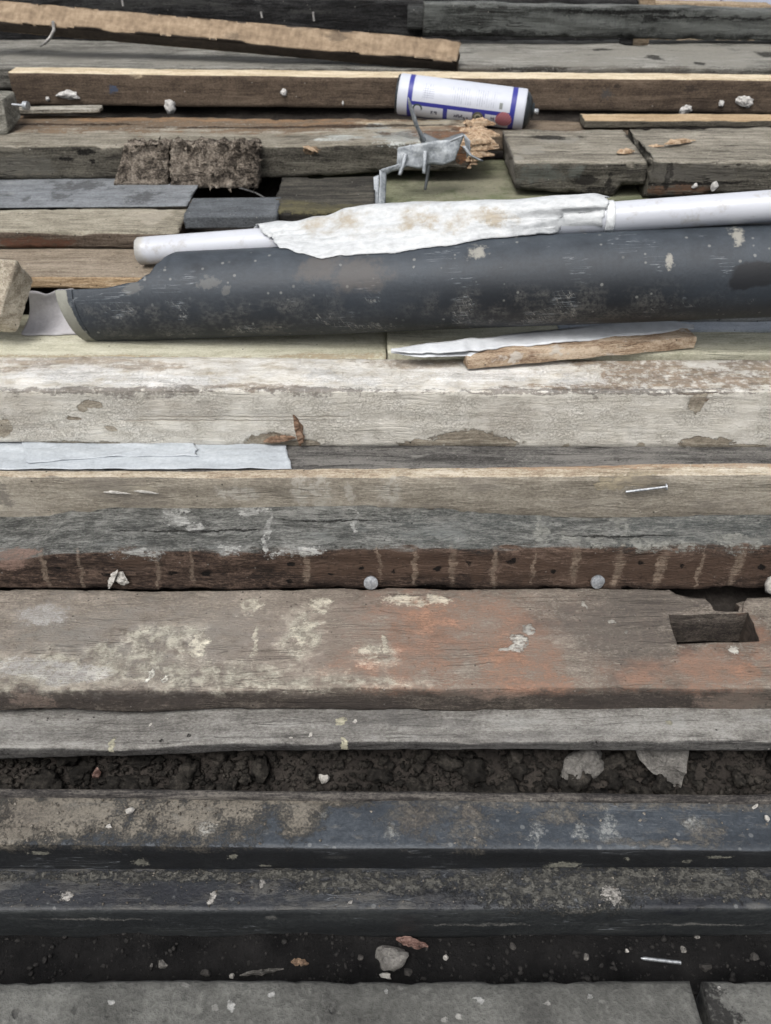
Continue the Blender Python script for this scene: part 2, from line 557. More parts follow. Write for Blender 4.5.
s = Mat('black_crumbs'); n1 = s.noise(s.co, 90, 6, .7)
M_GUT = s.out(s.ramp(n1, [(.35, (20, 20, 21)), (.7, (62, 60, 58))]), .95, s.bump(n1, .003), spec=.15)
def clods(name, n, seed, xr, yr, rmin, rmax, mat, amp=0.5, sub=2, lift=0.4, flat=0.8, zf=None, jit=0.0):
    """loose crumbs as one mass"""
    rg = random.Random(seed)
    V, F = [], []
    bm = bmesh.new(); bmesh.ops.create_icosphere(bm, subdivisions=sub, radius=1)
    base = [v.co.copy() for v in bm.verts]; fa = [[v.index for v in f.verts] for f in bm.faces]; bm.free()
    for i in range(n):
        x = rg.uniform(*xr); y = rg.uniform(*yr)
        r = rmin + (rmax - rmin) * rg.random() ** 3
        z = (zf or ground_z)(x, y) + r * lift + rg.random() * jit
        so = Vector((rg.uniform(0, 99), rg.uniform(0, 99), rg.uniform(0, 99)))
        sx, sy, sz = rg.uniform(.7, 1.3), rg.uniform(.7, 1.3), rg.uniform(.6, 1) * flat
        k = len(V)
        for q in base:
            f = 1 + amp * (mn.noise(q * 1.5 + so) + 0.55 * mn.noise(q * 4 + so) + (0.45 * mn.noise(q * 9 + so) if sub > 2 else 0))
            if sub > 1: f -= .28 * abs(mn.noise(q * 2.6 + so)) - .08
            V.append((x + q.x * f * r * sx, y + q.y * f * r * sy, z + q.z * f * r * sz))
        F += [tuple(k + q for q in f) for f in fa]
    o = mesh_obj(name, V, F, mat)
    tag(o, kind='stuff')
    return o
clods('soil_clods', 330, 5, (-0.62, 0.62), (D(.80), D(.93)), 0.004, 0.014, M_CLOD, sub=3, lift=0.55, amp=.62, jit=.007)
clods('soil_crumbs', 5200, 6, (-0.62, 0.62), (D(.80), D(.93)), 0.0012, 0.0045, M_CLOD, sub=1, lift=.6, amp=.8, jit=.003)
clods('gutter_crumbs', 2200, 8, (-0.56, 0.56), (D(.535), D(.64)), 0.0006, 0.003, M_GUT, sub=1, lift=0.1, amp=.8)

# ================================================================ materials shared by small things
s = Mat('zinc'); n1 = s.noise(s.co, 300, 4, 0.6)
M_ZINC = s.out(s.ramp(n1, [(0.3, (120, 126, 132)), (0.7, (190, 194, 198))]), 0.45, s.bump(n1, 0.0004), metal=0.6)
s = Mat('dull_steel'); n1 = s.noise(s.co, 250, 5, 0.7)
M_STEEL = s.out(s.ramp(n1, [(0.3, (105, 100, 96)), (0.7, (165, 164, 160))]), 0.5, s.bump(n1, 0.0005), metal=0.5)
s = Mat('mortar'); n1 = s.noise(s.co, 120, 7, 0.7)
M_MORTAR = s.out(s.ramp(n1, [(0.3, (146, 143, 138)), (0.65, (202, 200, 196))]), 0.9, s.bump(n1, 0.002))
s = Mat('grey_stone'); n1 = s.noise(s.co, 70, 8, 0.75); n2 = s.noise(s.co, 330, 3, 0.7)
M_STONE = s.out(s.ramp(s.math('MULTIPLY_ADD', n2, 0.45, s.math('MULTIPLY', n1, 0.55)), [(0.32, (72, 69, 66)), (0.5, (112, 109, 104)), (0.68, (150, 146, 139))]), 0.92, s.bump(s.math('ADD', n1, n2), 0.003))
s = Mat('dark_stone'); n1 = s.noise(s.co, 90, 8, 0.75)
M_DSTONE = s.out(s.ramp(n1, [(0.32, (40, 38, 36)), (0.5, (66, 63, 60)), (0.68, (96, 92, 87))]), 0.92, s.bump(n1, 0.003))
s = Mat('pale_stone'); n1 = s.noise(s.co, 160, 6, 0.7)
M_PALE = s.out(s.ramp(n1, [(0.3, (140, 136, 128)), (0.7, (200, 196, 188))]), 0.9, s.bump(n1, 0.002))

# ================================================================ front kerb
def concrete(name, seed, extra=()):
    s = Mat(name)
    p = s.scl(s.co, (1, 1, 1), (seed, seed * 2, 0))
    a = s.noise(p, 16, 8, 0.65); b = s.noise(p, 190, 4, 0.7); c3 = s.noise(p, 5, 4, 0.6)
    v = s.math('MULTIPLY_ADD', b, 0.35, s.math('MULTIPLY_ADD', a, 0.4, s.math('MULTIPLY', c3, 0.25)))
    c = s.ramp(v, [(0.35, (52, 52, 49)), (0.5, (83, 83, 79)), (0.64, (110, 110, 105))])
    d_, cc = s.vorc(s.vec('ADD', s.warped(), (seed, seed * 2, 0)), 95); r = s.sep(cc)
    m = s.math('MULTIPLY', s.step(d_, 0.34, 0.2), s.step(r[0], 0.95, 0.97))
    c = s.mix(s.math('MULTIPLY', m, 0.55), c, (168, 166, 160))
    m2 = s.math('MULTIPLY', s.step(d_, 0.4, 0.2), s.step(r[0], 0.05, 0.03))
    c = s.mix(s.math('MULTIPLY', m2, 0.5), c, (42, 41, 40))
    h = s.math('MULTIPLY_ADD', m, 0.4, s.math('MULTIPLY_ADD', a, 0.5, b))
    h = s.math('MULTIPLY_ADD', m2, -0.6, h)
    for o in extra: c, h = o(s, c, h, v)
    return s.out(c, 0.88, s.bump(h, 0.003))
zk = .12 * S; Yk = D(.34); rk = row_of(zk, Yk); rkb = row_of(0.0, Yk)
kb = beam('kerb_stone', 'wide grey concrete kerb slab filling the foreground left of the dark joint', 'kerb', Yk, rk, 980, rkb, x=(None, 385.5 + 887 * PZ(690, 980, zk).x / depth(Yk, zk)), seed=1, edge=.004, chip=.003, rough=.0012)
kb.set(concrete('kerb_concrete', 1.0, [
    ov((176, 176, 172), kb.top([(233, 1005, 5, 6), (478, 1000, 5, 5), (472, 996, 3, 2), (112, 1003, 3, 3), (270, 994, 4, 3), (386, 993, 2, 2), (590, 996, 3, 3)]), .5, 260, st=.8, height=.5),
    ov((52, 51, 50), kb.top([(138, 996, 4, 4), (182, 999, 3, 5), (20, 1020, 14, 7), (330, 1010, 8, 14), (540, 1015, 14, 16)]), .8, 90, soft=.8, st=.4), scatter((70, 70, 66), 30, .54, .66, .5), scatter((128, 128, 122), 45, .58, .68, .4, seed=3)]))
kb2 = beam('kerb_stone', 'short grey concrete kerb slab right of the dark diagonal joint', 'kerb', Yk, rk, 980, rkb, x=(385.5 + 887 * PZ(703, 980, zk).x / depth(Yk, zk), None), seed=2, edge=.004, chip=.004, rough=.0012, endrag=(.006, .002))
kb2.set(concrete('kerb_concrete', 4.2, [ov((30, 29, 28), kb2.top([(712, 1020, 26, 40), (700, 985, 8, 14)]), .8, 70, st=.9)]))

# ================================================================ two black plastic sections lying along the kerb
def black_plastic(name, seed, topd, front=((14, 15, 17), (23, 25, 28), (39, 41, 43)), top=((28, 32, 38), (49, 56, 64), (82, 89, 96)), extra=()):
    s = Mat(name)
    p = s.scl(s.co, (1, 1, 1), (seed, seed * 1.7, 0))
    a = s.noise(s.scl(p, (6, 40, 40)), 1, 7, 0.65); b = s.noise(p, 260, 4, 0.7); c3 = s.noise(s.scl(p, (9, 14, 14)), 1, 6, 0.65)
    v = s.math('MULTIPLY_ADD', b, 0.3, s.math('MULTIPLY_ADD', a, 0.35, s.math('MULTIPLY', c3, 0.35)))
    st = lambda t: [(0.34, t[0]), (0.5, t[1]), (0.68, t[2])]
    c = s.mix(s.up(), s.ramp(v, st(front)), s.ramp(v, st(top)))
    h = s.math('MULTIPLY_ADD', b, 0.35, s.math('MULTIPLY', a, 0.3))
    # pale splashes and fine scratches
    d_, cc = s.vorc(p, 120); r = s.sep(cc)
    m = s.math('MULTIPLY', s.step(d_, 0.36, 0.22), s.step(r[0], 0.88, 0.91))
    m = s.math('MULTIPLY', m, s.up())
    c = s.mix(s.math('MULTIPLY', m, 0.3), c, (140, 142, 140))
    d2, c2 = s.vorc(s.scl(p, (20, 70, 70)), 1); r2 = s.sep(c2)
    m = s.math('MULTIPLY', s.step(d2, 0.3, 0.16), s.step(r2[1], 0.92, 0.95))
    c = s.mix(s.math('MULTIPLY', m, 0.25), c, (116, 114, 108))
    k = s.noise(s.scl(p, (12, 150, 150)), 1, 2, 0.4)
    m = s.math('MULTIPLY', s.step(s.math('ABSOLUTE', s.math('SUBTRACT', k, 0.5)), 0.01, 0.002), s.step(c3, 0.52, 0.6))
    c = s.mix(s.math('MULTIPLY', m, 0.35), c, (140, 146, 152))
    vv = s.step(s.math('MULTIPLY_ADD', s.noise(p, 420, 5, .8), .6, s.math('MULTIPLY', s.noise(p, 60, 6, .7), .4)), .32, .68)
    for o in extra: c, h = o(s, c, h, vv)
    return s.out(c, 0.5, s.bump(h, 0.0022), spec=0.4)
SAND = (112, 104, 91)
b2 = beam('black_plastic_section', 'lower black plastic section nearest the kerb, grey dust on its top', 'plastic section', D(.623), [(0, 911), (771, 909)], [(0, 866), (771, 866)], [(0, 935), (771, 933)], deep=.01, seed=3, edge=.002, chip=.0008, rough=.0005, wav=.001)
b2.set(black_plastic('black_section_lower', 3.3, 0, front=((26, 28, 30), (40, 43, 45), (64, 67, 66)), top=((22, 24, 29), (36, 39, 44), (60, 63, 65)), extra=[
    scatter((82, 80, 75), 30, .46, .66, .7, (1, 2.5, 1), 5, .4, 'top'),
    ov((88, 86, 79), b2.top([(420, 884, 130, 9), (560, 890, 90, 22), (640, 880, 120, 14), (200, 876, 240, 5), (740, 885, 60, 14)]), .7, 60, st=.8, height=.7, broken=(160, .38, .56)),
    ov((26, 28, 36), b2.top([(130, 895, 130, 11), (440, 897, 40, 11), (690, 903, 40, 6)]), .8, 80, st=.7),
    ov((170, 166, 158), b2.top([(263, 885, 4, 5), (214, 897, 4, 6), (66, 897, 5, 5), (350, 903, 3, 2), (612, 893, 9, 10)]), .6, 200, st=.75, height=.6),
    ov((150, 148, 140), b2.front([(270, 918, 5, 2), (575, 913, 8, 2), (480, 925, 40, 1), (700, 925, 50, .8), (90, 920, 40, 1)]), .9, 120, soft=.9, st=.35)]))
b1 = beam('black_plastic_section', 'upper blue black plastic section caked with sand, in front of the soil gap', 'plastic section', D(.685), [(0, 845), (385, 848), (771, 851)], [(0, 791), (771, 797)], [(0, 868), (771, 873)], deep=.045, seed=4, edge=.002, chip=.001, rough=.0006, wav=.001)
b1.set(black_plastic('black_section_upper', 7.1, 0, extra=[
    ov(SAND, b1.top([(60, 815, 130, 26), (190, 815, 70, 24), (20, 835, 60, 10), (215, 808, 60, 20), (300, 812, 22, 22), (285, 800, 70, 7)]), .7, 50, soft=1.0, st=.92, height=.8, broken=(90, .22, .40)),
    ov(SAND, b1.top([(415, 815, 26, 18), (560, 815, 20, 9), (470, 822, 18, 22), (580, 805, 200, 4), (710, 805, 70, 5), (700, 828, 18, 12), (650, 842, 60, 3)]), .9, 70, soft=1.1, st=.62, height=.6, broken=(160, .34, .6)),
    scatter((96, 94, 88), 60, .54, .68, .45, (1, 2, 1), 9, .3, 'top'),
    ov((84, 75, 66), b1.top([(20, 815, 26, 16), (418, 818, 16, 14), (470, 815, 10, 8)]), .9, 90, soft=1.2, st=.4, height=.4),
    ov((176, 178, 172), b1.top([(538, 834, 7, 9), (608, 826, 8, 14), (580, 833, 6, 7), (389, 833, 6, 6), (324, 815, 4, 4), (695, 824, 10, 5), (205, 829, 10, 6)]), .9, 160, soft=.9, st=.42, height=.4, broken=(260, .36, .6)),
    ov((128, 126, 112), b1.front([(563, 866, 16, 3.5), (40, 853, 12, 2), (232, 857, 6, 2.5), (140, 862, 8, 3), (687, 862, 6, 1.5), (720, 857, 12, 1.2), (265, 865, 4, 1.5), (627, 860, 3, 1.5)]), .5, 160, st=.75)]))
# raised rim along the back edge of the upper section
zr = interp(b1.zt, 0)
rim_row = 797
Yr = yrow(801, zr)
M_RIM = wood('rim_dust', ((40, 38, 38), (70, 66, 63), (112, 106, 98)), seed=2, crack=.2, speck=.3)
vs, fs = [], []
prof = [(0, -.002), (0.0005, .003), (.002, .0048), (.006, .005), (.0085, .0042), (.009, -.03)]
N = 240
for i in range(N + 1):
    x = -1.0 + 2.0 * i / N
    zz = interp(b1.zt, x)
    for q, (y, z) in enumerate(prof):
        vs.append((x, Yr + y + .0012 * mn.noise((x * 12, q * .2, 0)), zz + z + .0009 * mn.noise((x * 30, q * .3, 5))))
fs = [(i * 6 + j, (i + 1) * 6 + j, (i + 1) * 6 + j + 1, i * 6 + j + 1) for i in range(N) for j in range(5)]
mesh_obj('rim', vs, fs, M_RIM, parent=b1.o)
zt1 = lambda x, y: interp(b1.zt, x)
M_GRIT = wood('grit_mix', ((70, 65, 58), (108, 100, 89), (150, 142, 130)), seed=3, crack=0, speck=.2)
def grit(name, n, seed, b, px0, px1, rw0, rw1, rmin, rmax, dens=None):
    rg = random.Random(seed); pts = []
    z = interp(b.zt, 0)
    V, F = [], []
    for i in range(n):
        px = rg.uniform(px0, px1); rw = rg.uniform(rw0, rw1)
        if dens and rg.random() > dens(px, rw): continue
        q = b.tp(px, rw); q.z = interp(b.zt, q.x)
        r = rmin + (rmax - rmin) * rg.random() ** 4
        k = len(V)
        up_ = [(1, 0, 0), (-1, 0, 0), (0, 1, 0), (0, -1, 0), (0, 0, 1), (0, 0, -1)]
        for u in up_:
            V.append((q.x + (u[0] + rg.uniform(-.4, .4)) * r, q.y + (u[1] + rg.uniform(-.4, .4)) * r, q.z + (u[2] * .8 + rg.uniform(-.2, .2) + .4) * r))
        F += [(k + a, k + b_, k + c) for a, b_, c in ((0, 2, 4), (2, 1, 4), (1, 3, 4), (3, 0, 4), (2, 0, 5), (1, 2, 5), (3, 1, 5), (0, 3, 5))]
    return tag(mesh_obj(name, V, F, M_GRIT, smooth=False), kind='stuff')
grit('sand_grains', 2600, 3, b1, -20, 780, 800, 846, .0004, .0022, lambda p, r: .6 if p < 260 and r < 800 + 46 * (1 - p / 330) else 0.06)
grit('dust_grains', 380, 4, b2, -20, 780, 872, 907, .0004, .0016)
def chip(name, label, cat, p, size, seed, mat, rot=(0, 0, 0), group=None, sharp=True, sub=2):
    o = lump(name, p, size, mat, seed, None, .3, sub, rot=rot, sharp=sharp)
    return tag(o, label, cat, group)
M_WHITE = M_PALE
chip('plaster_chip', 'small angular white plaster chip on the sandy part of the upper black section', 'chip', b1.tp(130, 812, .003), (.0052, .003, .006), 1, M_WHITE, (0.3, .4, .3))
chip('plaster_chip', 'white plaster chip pair fragment at the front edge of the sand patch', 'chip', b1.tp(109, 827, .001), (.004, .0025, .002), 2, M_WHITE)
chip('plaster_chip', 'thin upright white chip near the right end of the upper section', 'chip', b1.tp(754, 808, .002), (.002, .002, .006), 3, M_WHITE, (0, .4, 0))
chip('plaster_chip', 'rounded white chip at the far right of the upper section, nearest the edge', 'chip', b1.tp(767, 820, .002), (.004, .003, .006), 4, M_WHITE, (0, -.4, 0))

# ================================================================ debris in the gutter between kerb and sections
def gpt(px, row, up=0.0):
    z = .045
    for _ in range(6):
        q = PZ(px, row, z); z = ground_z(q.x, q.y)
    return PZ(px, row, z) + Vector((0, 0, up))
chip('stone', 'grey brown angular stone lying in the dark gutter behind the kerb', 'stone', gpt(391, 958, .006), (.017, .014, .013), 11, M_STONE, sub=3)
chip('pebble', 'small white pebble beside the angular stone in the gutter', 'pebble', gpt(386, 977, .003), (.007, .004, .004), 12, M_PALE)
M_REDCHIP = wood('red_splinter', ((70, 48, 42), (120, 86, 76), (156, 124, 112)), seed=8)
def splinter(name, label, cat, a, b_, wd, th, mat, seed=0, group=None, parent=None):
    a, b_ = Vector(a), Vector(b_); ax = (b_ - a); L = ax.length; ax.normalize()
    sd = ax.cross(Vector((0, 0, 1))).normalized(); upv = sd.cross(ax)
    vs = []; n = 12
    for i in range(n + 1):
        t = i / n; k = min(1, 0.25 + 3 * t, 0.2 + 2.2 * (1 - t))
        o_ = mn.noise((t * 5, seed, 2)) * wd * .3
        for u, v in ((-1, 0), (-.8, 1), (.8, 1), (1, 0)):
            jit = 1 + .5 * mn.noise((t * 9, seed + u, v))
            vs.append(ax * (L * t) + sd * (u * wd / 2 * k * jit + o_) + upv * (v * th * k * jit))
    fs = [(i * 4 + j, i * 4 + (j + 1) % 4, (i + 1) * 4 + (j + 1) % 4, (i + 1) * 4 + j) for i in range(n) for j in range(4)]
    fs += [(3, 2, 1, 0), (n * 4, n * 4 + 1, n * 4 + 2, n * 4 + 3)]
    o = mesh_obj(name, vs, fs, mat, a, parent, False)
    if label: tag(o, label, cat, group)
    return o
splinter('wood_splinter', 'reddish wood splinter just behind the stone in the gutter', 'splinter', gpt(396, 941, .004), gpt(428, 948, .002), .009, .005, M_REDCHIP, 3)
splinter('wood_splinter', 'short tan wood chip left of the stone in the gutter', 'splinter', gpt(291, 963, .002), gpt(309, 965, .003), .006, .004, wood('tan_chip', ((96, 74, 56), (150, 120, 94), (190, 164, 136)), seed=9), 5)
splinter('wood_splinter', 'thin grey twig lying along the kerb edge in the gutter', 'splinter', gpt(240, 977, .003), gpt(284, 970, .002), .004, .003, wood('grey_twig', ((70, 68, 64), (116, 112, 106), (150, 146, 140)), seed=10), 6)
scr = bpy.data.objects.new('screw', None); COL.objects.link(scr)
pa, pb = gpt(640, 960, .004), gpt(680, 965, .005)
vs, fs = tube_mesh([pa.lerp(pb, t / 44) - pa for t in range(45)], [(.0022 if k % 2 else .0014) * (1 if k > 3 else .3 + .2 * k) for k in range(45)], 10)
bpy.data.objects.remove(scr)
scr = mesh_obj('screw', vs, fs, M_ZINC, pa); tag(scr, 'long thin silver screw lying in the gutter near the joint of the kerb slabs', 'screw')
for k, (px, rw, sz, sd, lb) in enumerate([
        (163, 965, .0075, 21, 'rounded grey pebble in the left half of the gutter'),
        (206, 974, .008, 22, 'dark flat pebble at the kerb edge left of the twig'),
        (232, 977, .005, 23, 'little pale pebble touching the left tip of the grey twig'),
        (152, 966, .004, 24, 'tiny grey pebble just left of the rounded grey pebble'),
        (360, 957, .006, 25, 'dark pebble left of the angular stone'),
        (408, 972, .008, 26, 'dark rounded pebble right of the small white pebble'),
        (446, 958, .005, 27, 'pale flat pebble in the middle of the gutter right of the reddish splinter'),
        (512, 947, .006, 28, 'upright brown pebble halfway between stone and screw'),
        (586, 957, .006, 29, 'light grey pebble left of the screw'),
        (627, 951, .0045, 30, 'small pale pebble just left of and behind the screw'),
        (683, 950, .006, 31, 'upright pale pebble behind the right end of the screw'),
        (697, 936, .006, 32, 'pale pebble close under the lower black section near the kerb joint'),
        (705, 968, .011, 33, 'dark brown stone stuck at the mouth of the kerb joint'),
        (755, 958, .007, 34, 'grey pebble at the right edge of the gutter'),
        (385, 945, .0, 0, '')]):
    sz *= .74
    if sz: chip('pebble', lb, 'pebble', gpt(px, rw, sz * .15), (sz, sz * .8, sz * .7), sd, M_DSTONE if sd in (22, 25, 26, 33, 28, 34) else M_PALE if sd in (23, 30, 27) else M_STONE, (0, sd, sd))

# ================================================================ stones standing in the soil gap
def soilpt(px, row): 
    z = .12 * S
    for _ in range(6):
        q = PZ(px, row, z); z = ground_z(q.x, q.y)
    return PZ(px, row, z)
chip('stone', 'rough grey brown lump in the soil left of the pointed fragment', 'stone', soilpt(583, 778) + Vector((0, .010, .008)), (.030, .018, .024), 43, M_STONE, (.2, .2, .6), sharp=False, sub=4)
chip('stone', 'small pale stone in the soil gap left of centre', 'stone', soilpt(324, 782) + Vector((0, 0, .006)), (.008, .006, .010), 44, M_PALE)
chip('stone', 'reddish brown pebble low in the soil gap near the left side', 'stone', soilpt(98, 778) + Vector((0, 0, .006)), (.008, .006, .011), 46, M_REDCHIP)

def slabstone(name, label, cat, pts, Y, th, mat, seed):
    """flat broken fragment from its outline, with real thickness and a rough face"""
    o0 = P(pts[0][0], pts[0][1], Y(pts[0][1]))
    c = sum((P(px, r, Y(r)) for px, r in pts), Vector()) / len(pts)
    ring = []
    for (a, b_) in zip(pts, pts[1:] + pts[:1]):
        for k in range(5):
            t = k / 5; rr_ = a[1] + (b_[1] - a[1]) * t; q = P(a[0] + (b_[0] - a[0]) * t, rr_, Y(rr_))
            q += (q - c) * .05 * mn.noise(q * 90 + Vector((seed, 0, 0)))
            ring.append(q)
    V, F = [], []; n = len(ring)
    lay = [(0.0, .0), (.35, .0), (.7, .0), (.93, .0), (1.0, th * .3), (1.0, th), (.5, th * 1.1), (0, th)]
    for f, dy in lay:
        for q in ring:
            p = c.lerp(q, f) + Vector((0, dy, 0))
            p.y += (.0045 * mn.fractal(p * 60, .8, 2, 4) + .010 * mn.noise(p * 38 + Vector((seed, 0, 0)))) * (1 if dy == 0 else .3) + (.5 * (q - c).length * f * .35 if dy == 0 else 0)
            V.append(p - o0)
    for i in range(len(lay) - 1):
        for k in range(n):
            F.append((i * n + k, i * n + (k + 1) % n, (i + 1) * n + (k + 1) % n, (i + 1) * n + k))
    o = mesh_obj(name, V, F, mat, o0, smooth=False)
    return tag(o, label, cat)
slabstone('stone', 'pointed grey concrete fragment hanging tip down in the soil gap at the right', 'stone', [(632, 744), (692, 744), (687, 770), (681, 794), (672, 790), (655, 776), (640, 763)], lambda r: D(.892 + (.848 - .892) * (r - 744) / 50), .014, M_STONE, 5)
# ================================================================ lower timbers, near to far
# thin grey plank below the big board
g1 = beam('grey_plank', 'thin smooth grey plank sticking out under the wide stained board', 'plank', D(.870), [(0, 748), (120, 749), (260, 743), (771, 740)], [(0, 705), (771, 705)], [(0, 760), (120, 758), (250, 753), (520, 751), (771, 752)], seed=5, edge=.003, chip=.0025, rough=.0008)
g1.set(wood('grey_plank', ((48, 46, 45), (78, 76, 74), (112, 110, 106)), ((92, 89, 85), (126, 123, 117), (158, 156, 150)), seed=5, crack=.35, fibre=.5, contrast=.7, speck=.5, gy=60, overlays=[
    scatter((96, 94, 92), 6, .5, .68, .6, (1, 2.4, 1), 3),
    scatter((164, 164, 160), 7, .54, .68, .55, (1, 2, 1), 8, .1, 'top'),
    ov((196, 190, 160), g1.top([(341, 722, 4.5, 4), (344, 741, 4, 3), (113, 744, 4, 5), (669, 722, 4, 3)]), .25, 200, st=.9, height=.5),
    ov((200, 196, 186), g1.top([(310, 735, 2, 2), (288, 738, 2, 1), (149, 725, 1.5, 1.5), (356, 722, 2, 1.5)]), .3, 200, st=.8),
    ov((24, 22, 21), g1.top([(190, 735, 2.5, 1.5), (160, 741, 1.5, 1.5), (598, 742, 3, 1)]), .4, 200, st=.9, height=-1.5)]))
# wide board with the mortise
bb = beam('wide_board', 'wide weathered board with orange and cream stains and a rectangular mortise at its right', 'board', D(.933), [(0, 690), (150, 692), (385, 688), (771, 688)], [(0, 588), (771, 588)], [(0, 712), (60, 711), (130, 714), (250, 711), (560, 712), (680, 715), (771, 716)], seed=6, edge=.003, chip=.003, rough=.0012, ntp=26, step=.005)
CREAM, ORANGE, LICHEN = (196, 190, 170), (170, 124, 99), (206, 204, 194)
bb.set(wood('stained_board', ((54, 48, 44), (86, 77, 69), (126, 115, 103)), ((94, 86, 77), (132, 121, 108), (166, 154, 139)), seed=6.4, crack=.3, fibre=.7, contrast=.4, speck=.9, bumpd=.003, gx=16, endgrain=((50, 42, 38), (96, 82, 70)), overlays=[
    ov((160, 136, 120), bb.top([(400, 640, 190, 46)]), .9, 24, soft=1.4, st=.5, broken=(40, .3, .6)), ov((158, 154, 146), bb.top([(150, 640, 170, 44)]), .9, 24, soft=1.4, st=.5, broken=(40, .34, .62)),
    ov(ORANGE, bb.top([(430, 632, 52, 40), (505, 645, 40, 44), (410, 662, 60, 26), (545, 650, 14, 28)]), .75, 30, soft=1.3, st=.72, broken=(34, .30, .6)),
    ov(ORANGE, bb.top([(720, 668, 50, 20), (650, 672, 40, 12), (760, 650, 14, 30), (520, 684, 60, 6)]), .7, 30, soft=1.2, st=.68, broken=(34, .30, .6)),
    ov((188, 134, 102), bb.top([(505, 660, 22, 20), (430, 620, 22, 18), (745, 672, 16, 10)]), .8, 40, soft=1.0, st=.5, broken=(50, .36, .6)),
    ov(CREAM, bb.top([(60, 672, 70, 18), (30, 680, 40, 12), (140, 668, 50, 18), (165, 640, 34, 16), (230, 675, 80, 12), (300, 636, 18, 22), (375, 655, 18, 10), (290, 683, 120, 5), (110, 655, 30, 10)]), .8, 40, soft=.9, st=.72, height=.4, broken=(70, .38, .6)),
    ov((196, 194, 190), bb.top([(45, 615, 24, 10), (70, 675, 40, 8), (20, 670, 30, 10)]), .8, 24, soft=.7, st=.55),
    ov(LICHEN, bb.top([(520, 640, 10, 5), (515, 648, 9, 4), (530, 631, 5, 4), (505, 649, 5, 2)]), .8, 60, soft=.3, st=.9, height=.6),
    ov((222, 214, 190), bb.top([(303, 634, 10, 14), (370, 650, 8, 6), (200, 645, 8, 10), (250, 604, 10, 8), (255, 640, 3, 20), (415, 600, 30, 5), (385, 645, 4, 10), (320, 605, 10, 8)]), .9, 60, soft=.4, st=.7, height=.4, broken=(90, .35, .55)),
    ov((232, 228, 214), bb.top([(151, 676, 3, 6), (166, 680, 2, 4), (612, 622, 3, 1.5), (628, 632, 2, 2), (735, 650, 5, 3), (585, 605, 2, 4)]), .6, 150, st=.9, height=.5),
    ov((92, 84, 80), bb.top([(610, 630, 60, 34), (640, 600, 50, 12), (700, 600, 40, 8)]), .8, 16, soft=.8, st=.55),
    ov((72, 64, 60), bb.front([(120, 700, 130, 8), (360, 704, 90, 6), (600, 702, 60, 6)]), .9, 22, soft=.6, st=.6),
    ov((150, 130, 116), bb.front([(740, 702, 34, 10), (480, 693, 40, 5), (30, 700, 20, 8)]), .8, 30, soft=.6, st=.55),
    ov((38, 33, 31), bb.top([(727, 630, 52, 26)]), .9, 40, soft=.8, st=.28)]))
zt_ = interp(bb.zt, .3)
def plan(pts):
    return [(lambda v: (v.x, v.y))(PZ(px, r, zt_)) for px, r in pts]
random.seed(4)
hole = prism(plan([(669, 613.5), (690, 614.5), (712, 613.5), (738, 614), (748, 613), (750, 618), (754, 624), (755.5, 632), (758.5, 638), (759, 641.5), (740, 642.5), (715, 642), (700, 643), (677, 643.5), (674, 634), (671, 626)]), zt_ - .2, zt_ + .05)
notch = prism(plan([(640, 586), (655, 590), (668, 589.5), (676, 594), (690, 597), (708, 598.5), (712, 604), (716, 607.5), (739, 609), (741, 603), (737, 600), (744, 598), (760, 597.5), (790, 597), (790, 580), (640, 580)]), zt_ - .2, zt_ + .05)
lowr = prism(plan([(706, 599), (712, 605), (714, 611.5), (742, 612), (744, 603), (748, 597), (700, 590)]), zt_ - .006, zt_ + .05)
boolean(bb.o, [hole, notch, lowr])
me = bb.o.data
# old dark-brown beam with nail stains
db = beam('old_timber', 'old timber, grey rough top, red brown face with pale stripes and nail holes', 'beam', D(1.175), [(0, 560), (20, 559), (60, 553), (120, 551), (385, 548), (600, 547), (771, 545)],
          [(0, 513), (90, 508), (200, 503), (300, 502), (420, 506), (520, 513), (620, 515), (771, 512)], [(0, 589), (771, 589)], deep=.003, seed=7, edge=.004, chip=.005, rough=.0024, ntp=20, step=.005, nf=12)
stripes = [(45, 572, 4), (81, 572, 3), (157, 571, 3.5), (192, 571, 3), (306, 565, 5), (379, 563, 2), (415, 568, 4), (453, 566, 4.5), (494, 568, 4.5), (534, 566, 2), (575, 566, 6), (618, 568, 6), (661, 567, 6), (700, 568, 2.5), (738, 565, 6)]
holes = [(106, 575, 5, 2), (173, 573, 4, 2), (206, 574, 4, 2.5), (290, 564, 3.5, 2), (330, 574, 2.5, 1.5), (361, 568, 2.5, 1.5), (393, 573, 2, 1.5), (438, 569, 3, 2.5), (469, 564, 3, 2), (511, 562, 3, 2.5), (552, 571, 3, 2), (640, 563, 3, 2), (681, 565, 3, 2), (763, 567, 4, 2.5), (290, 582, 4, 2), (60, 568, 3, 1.5)]
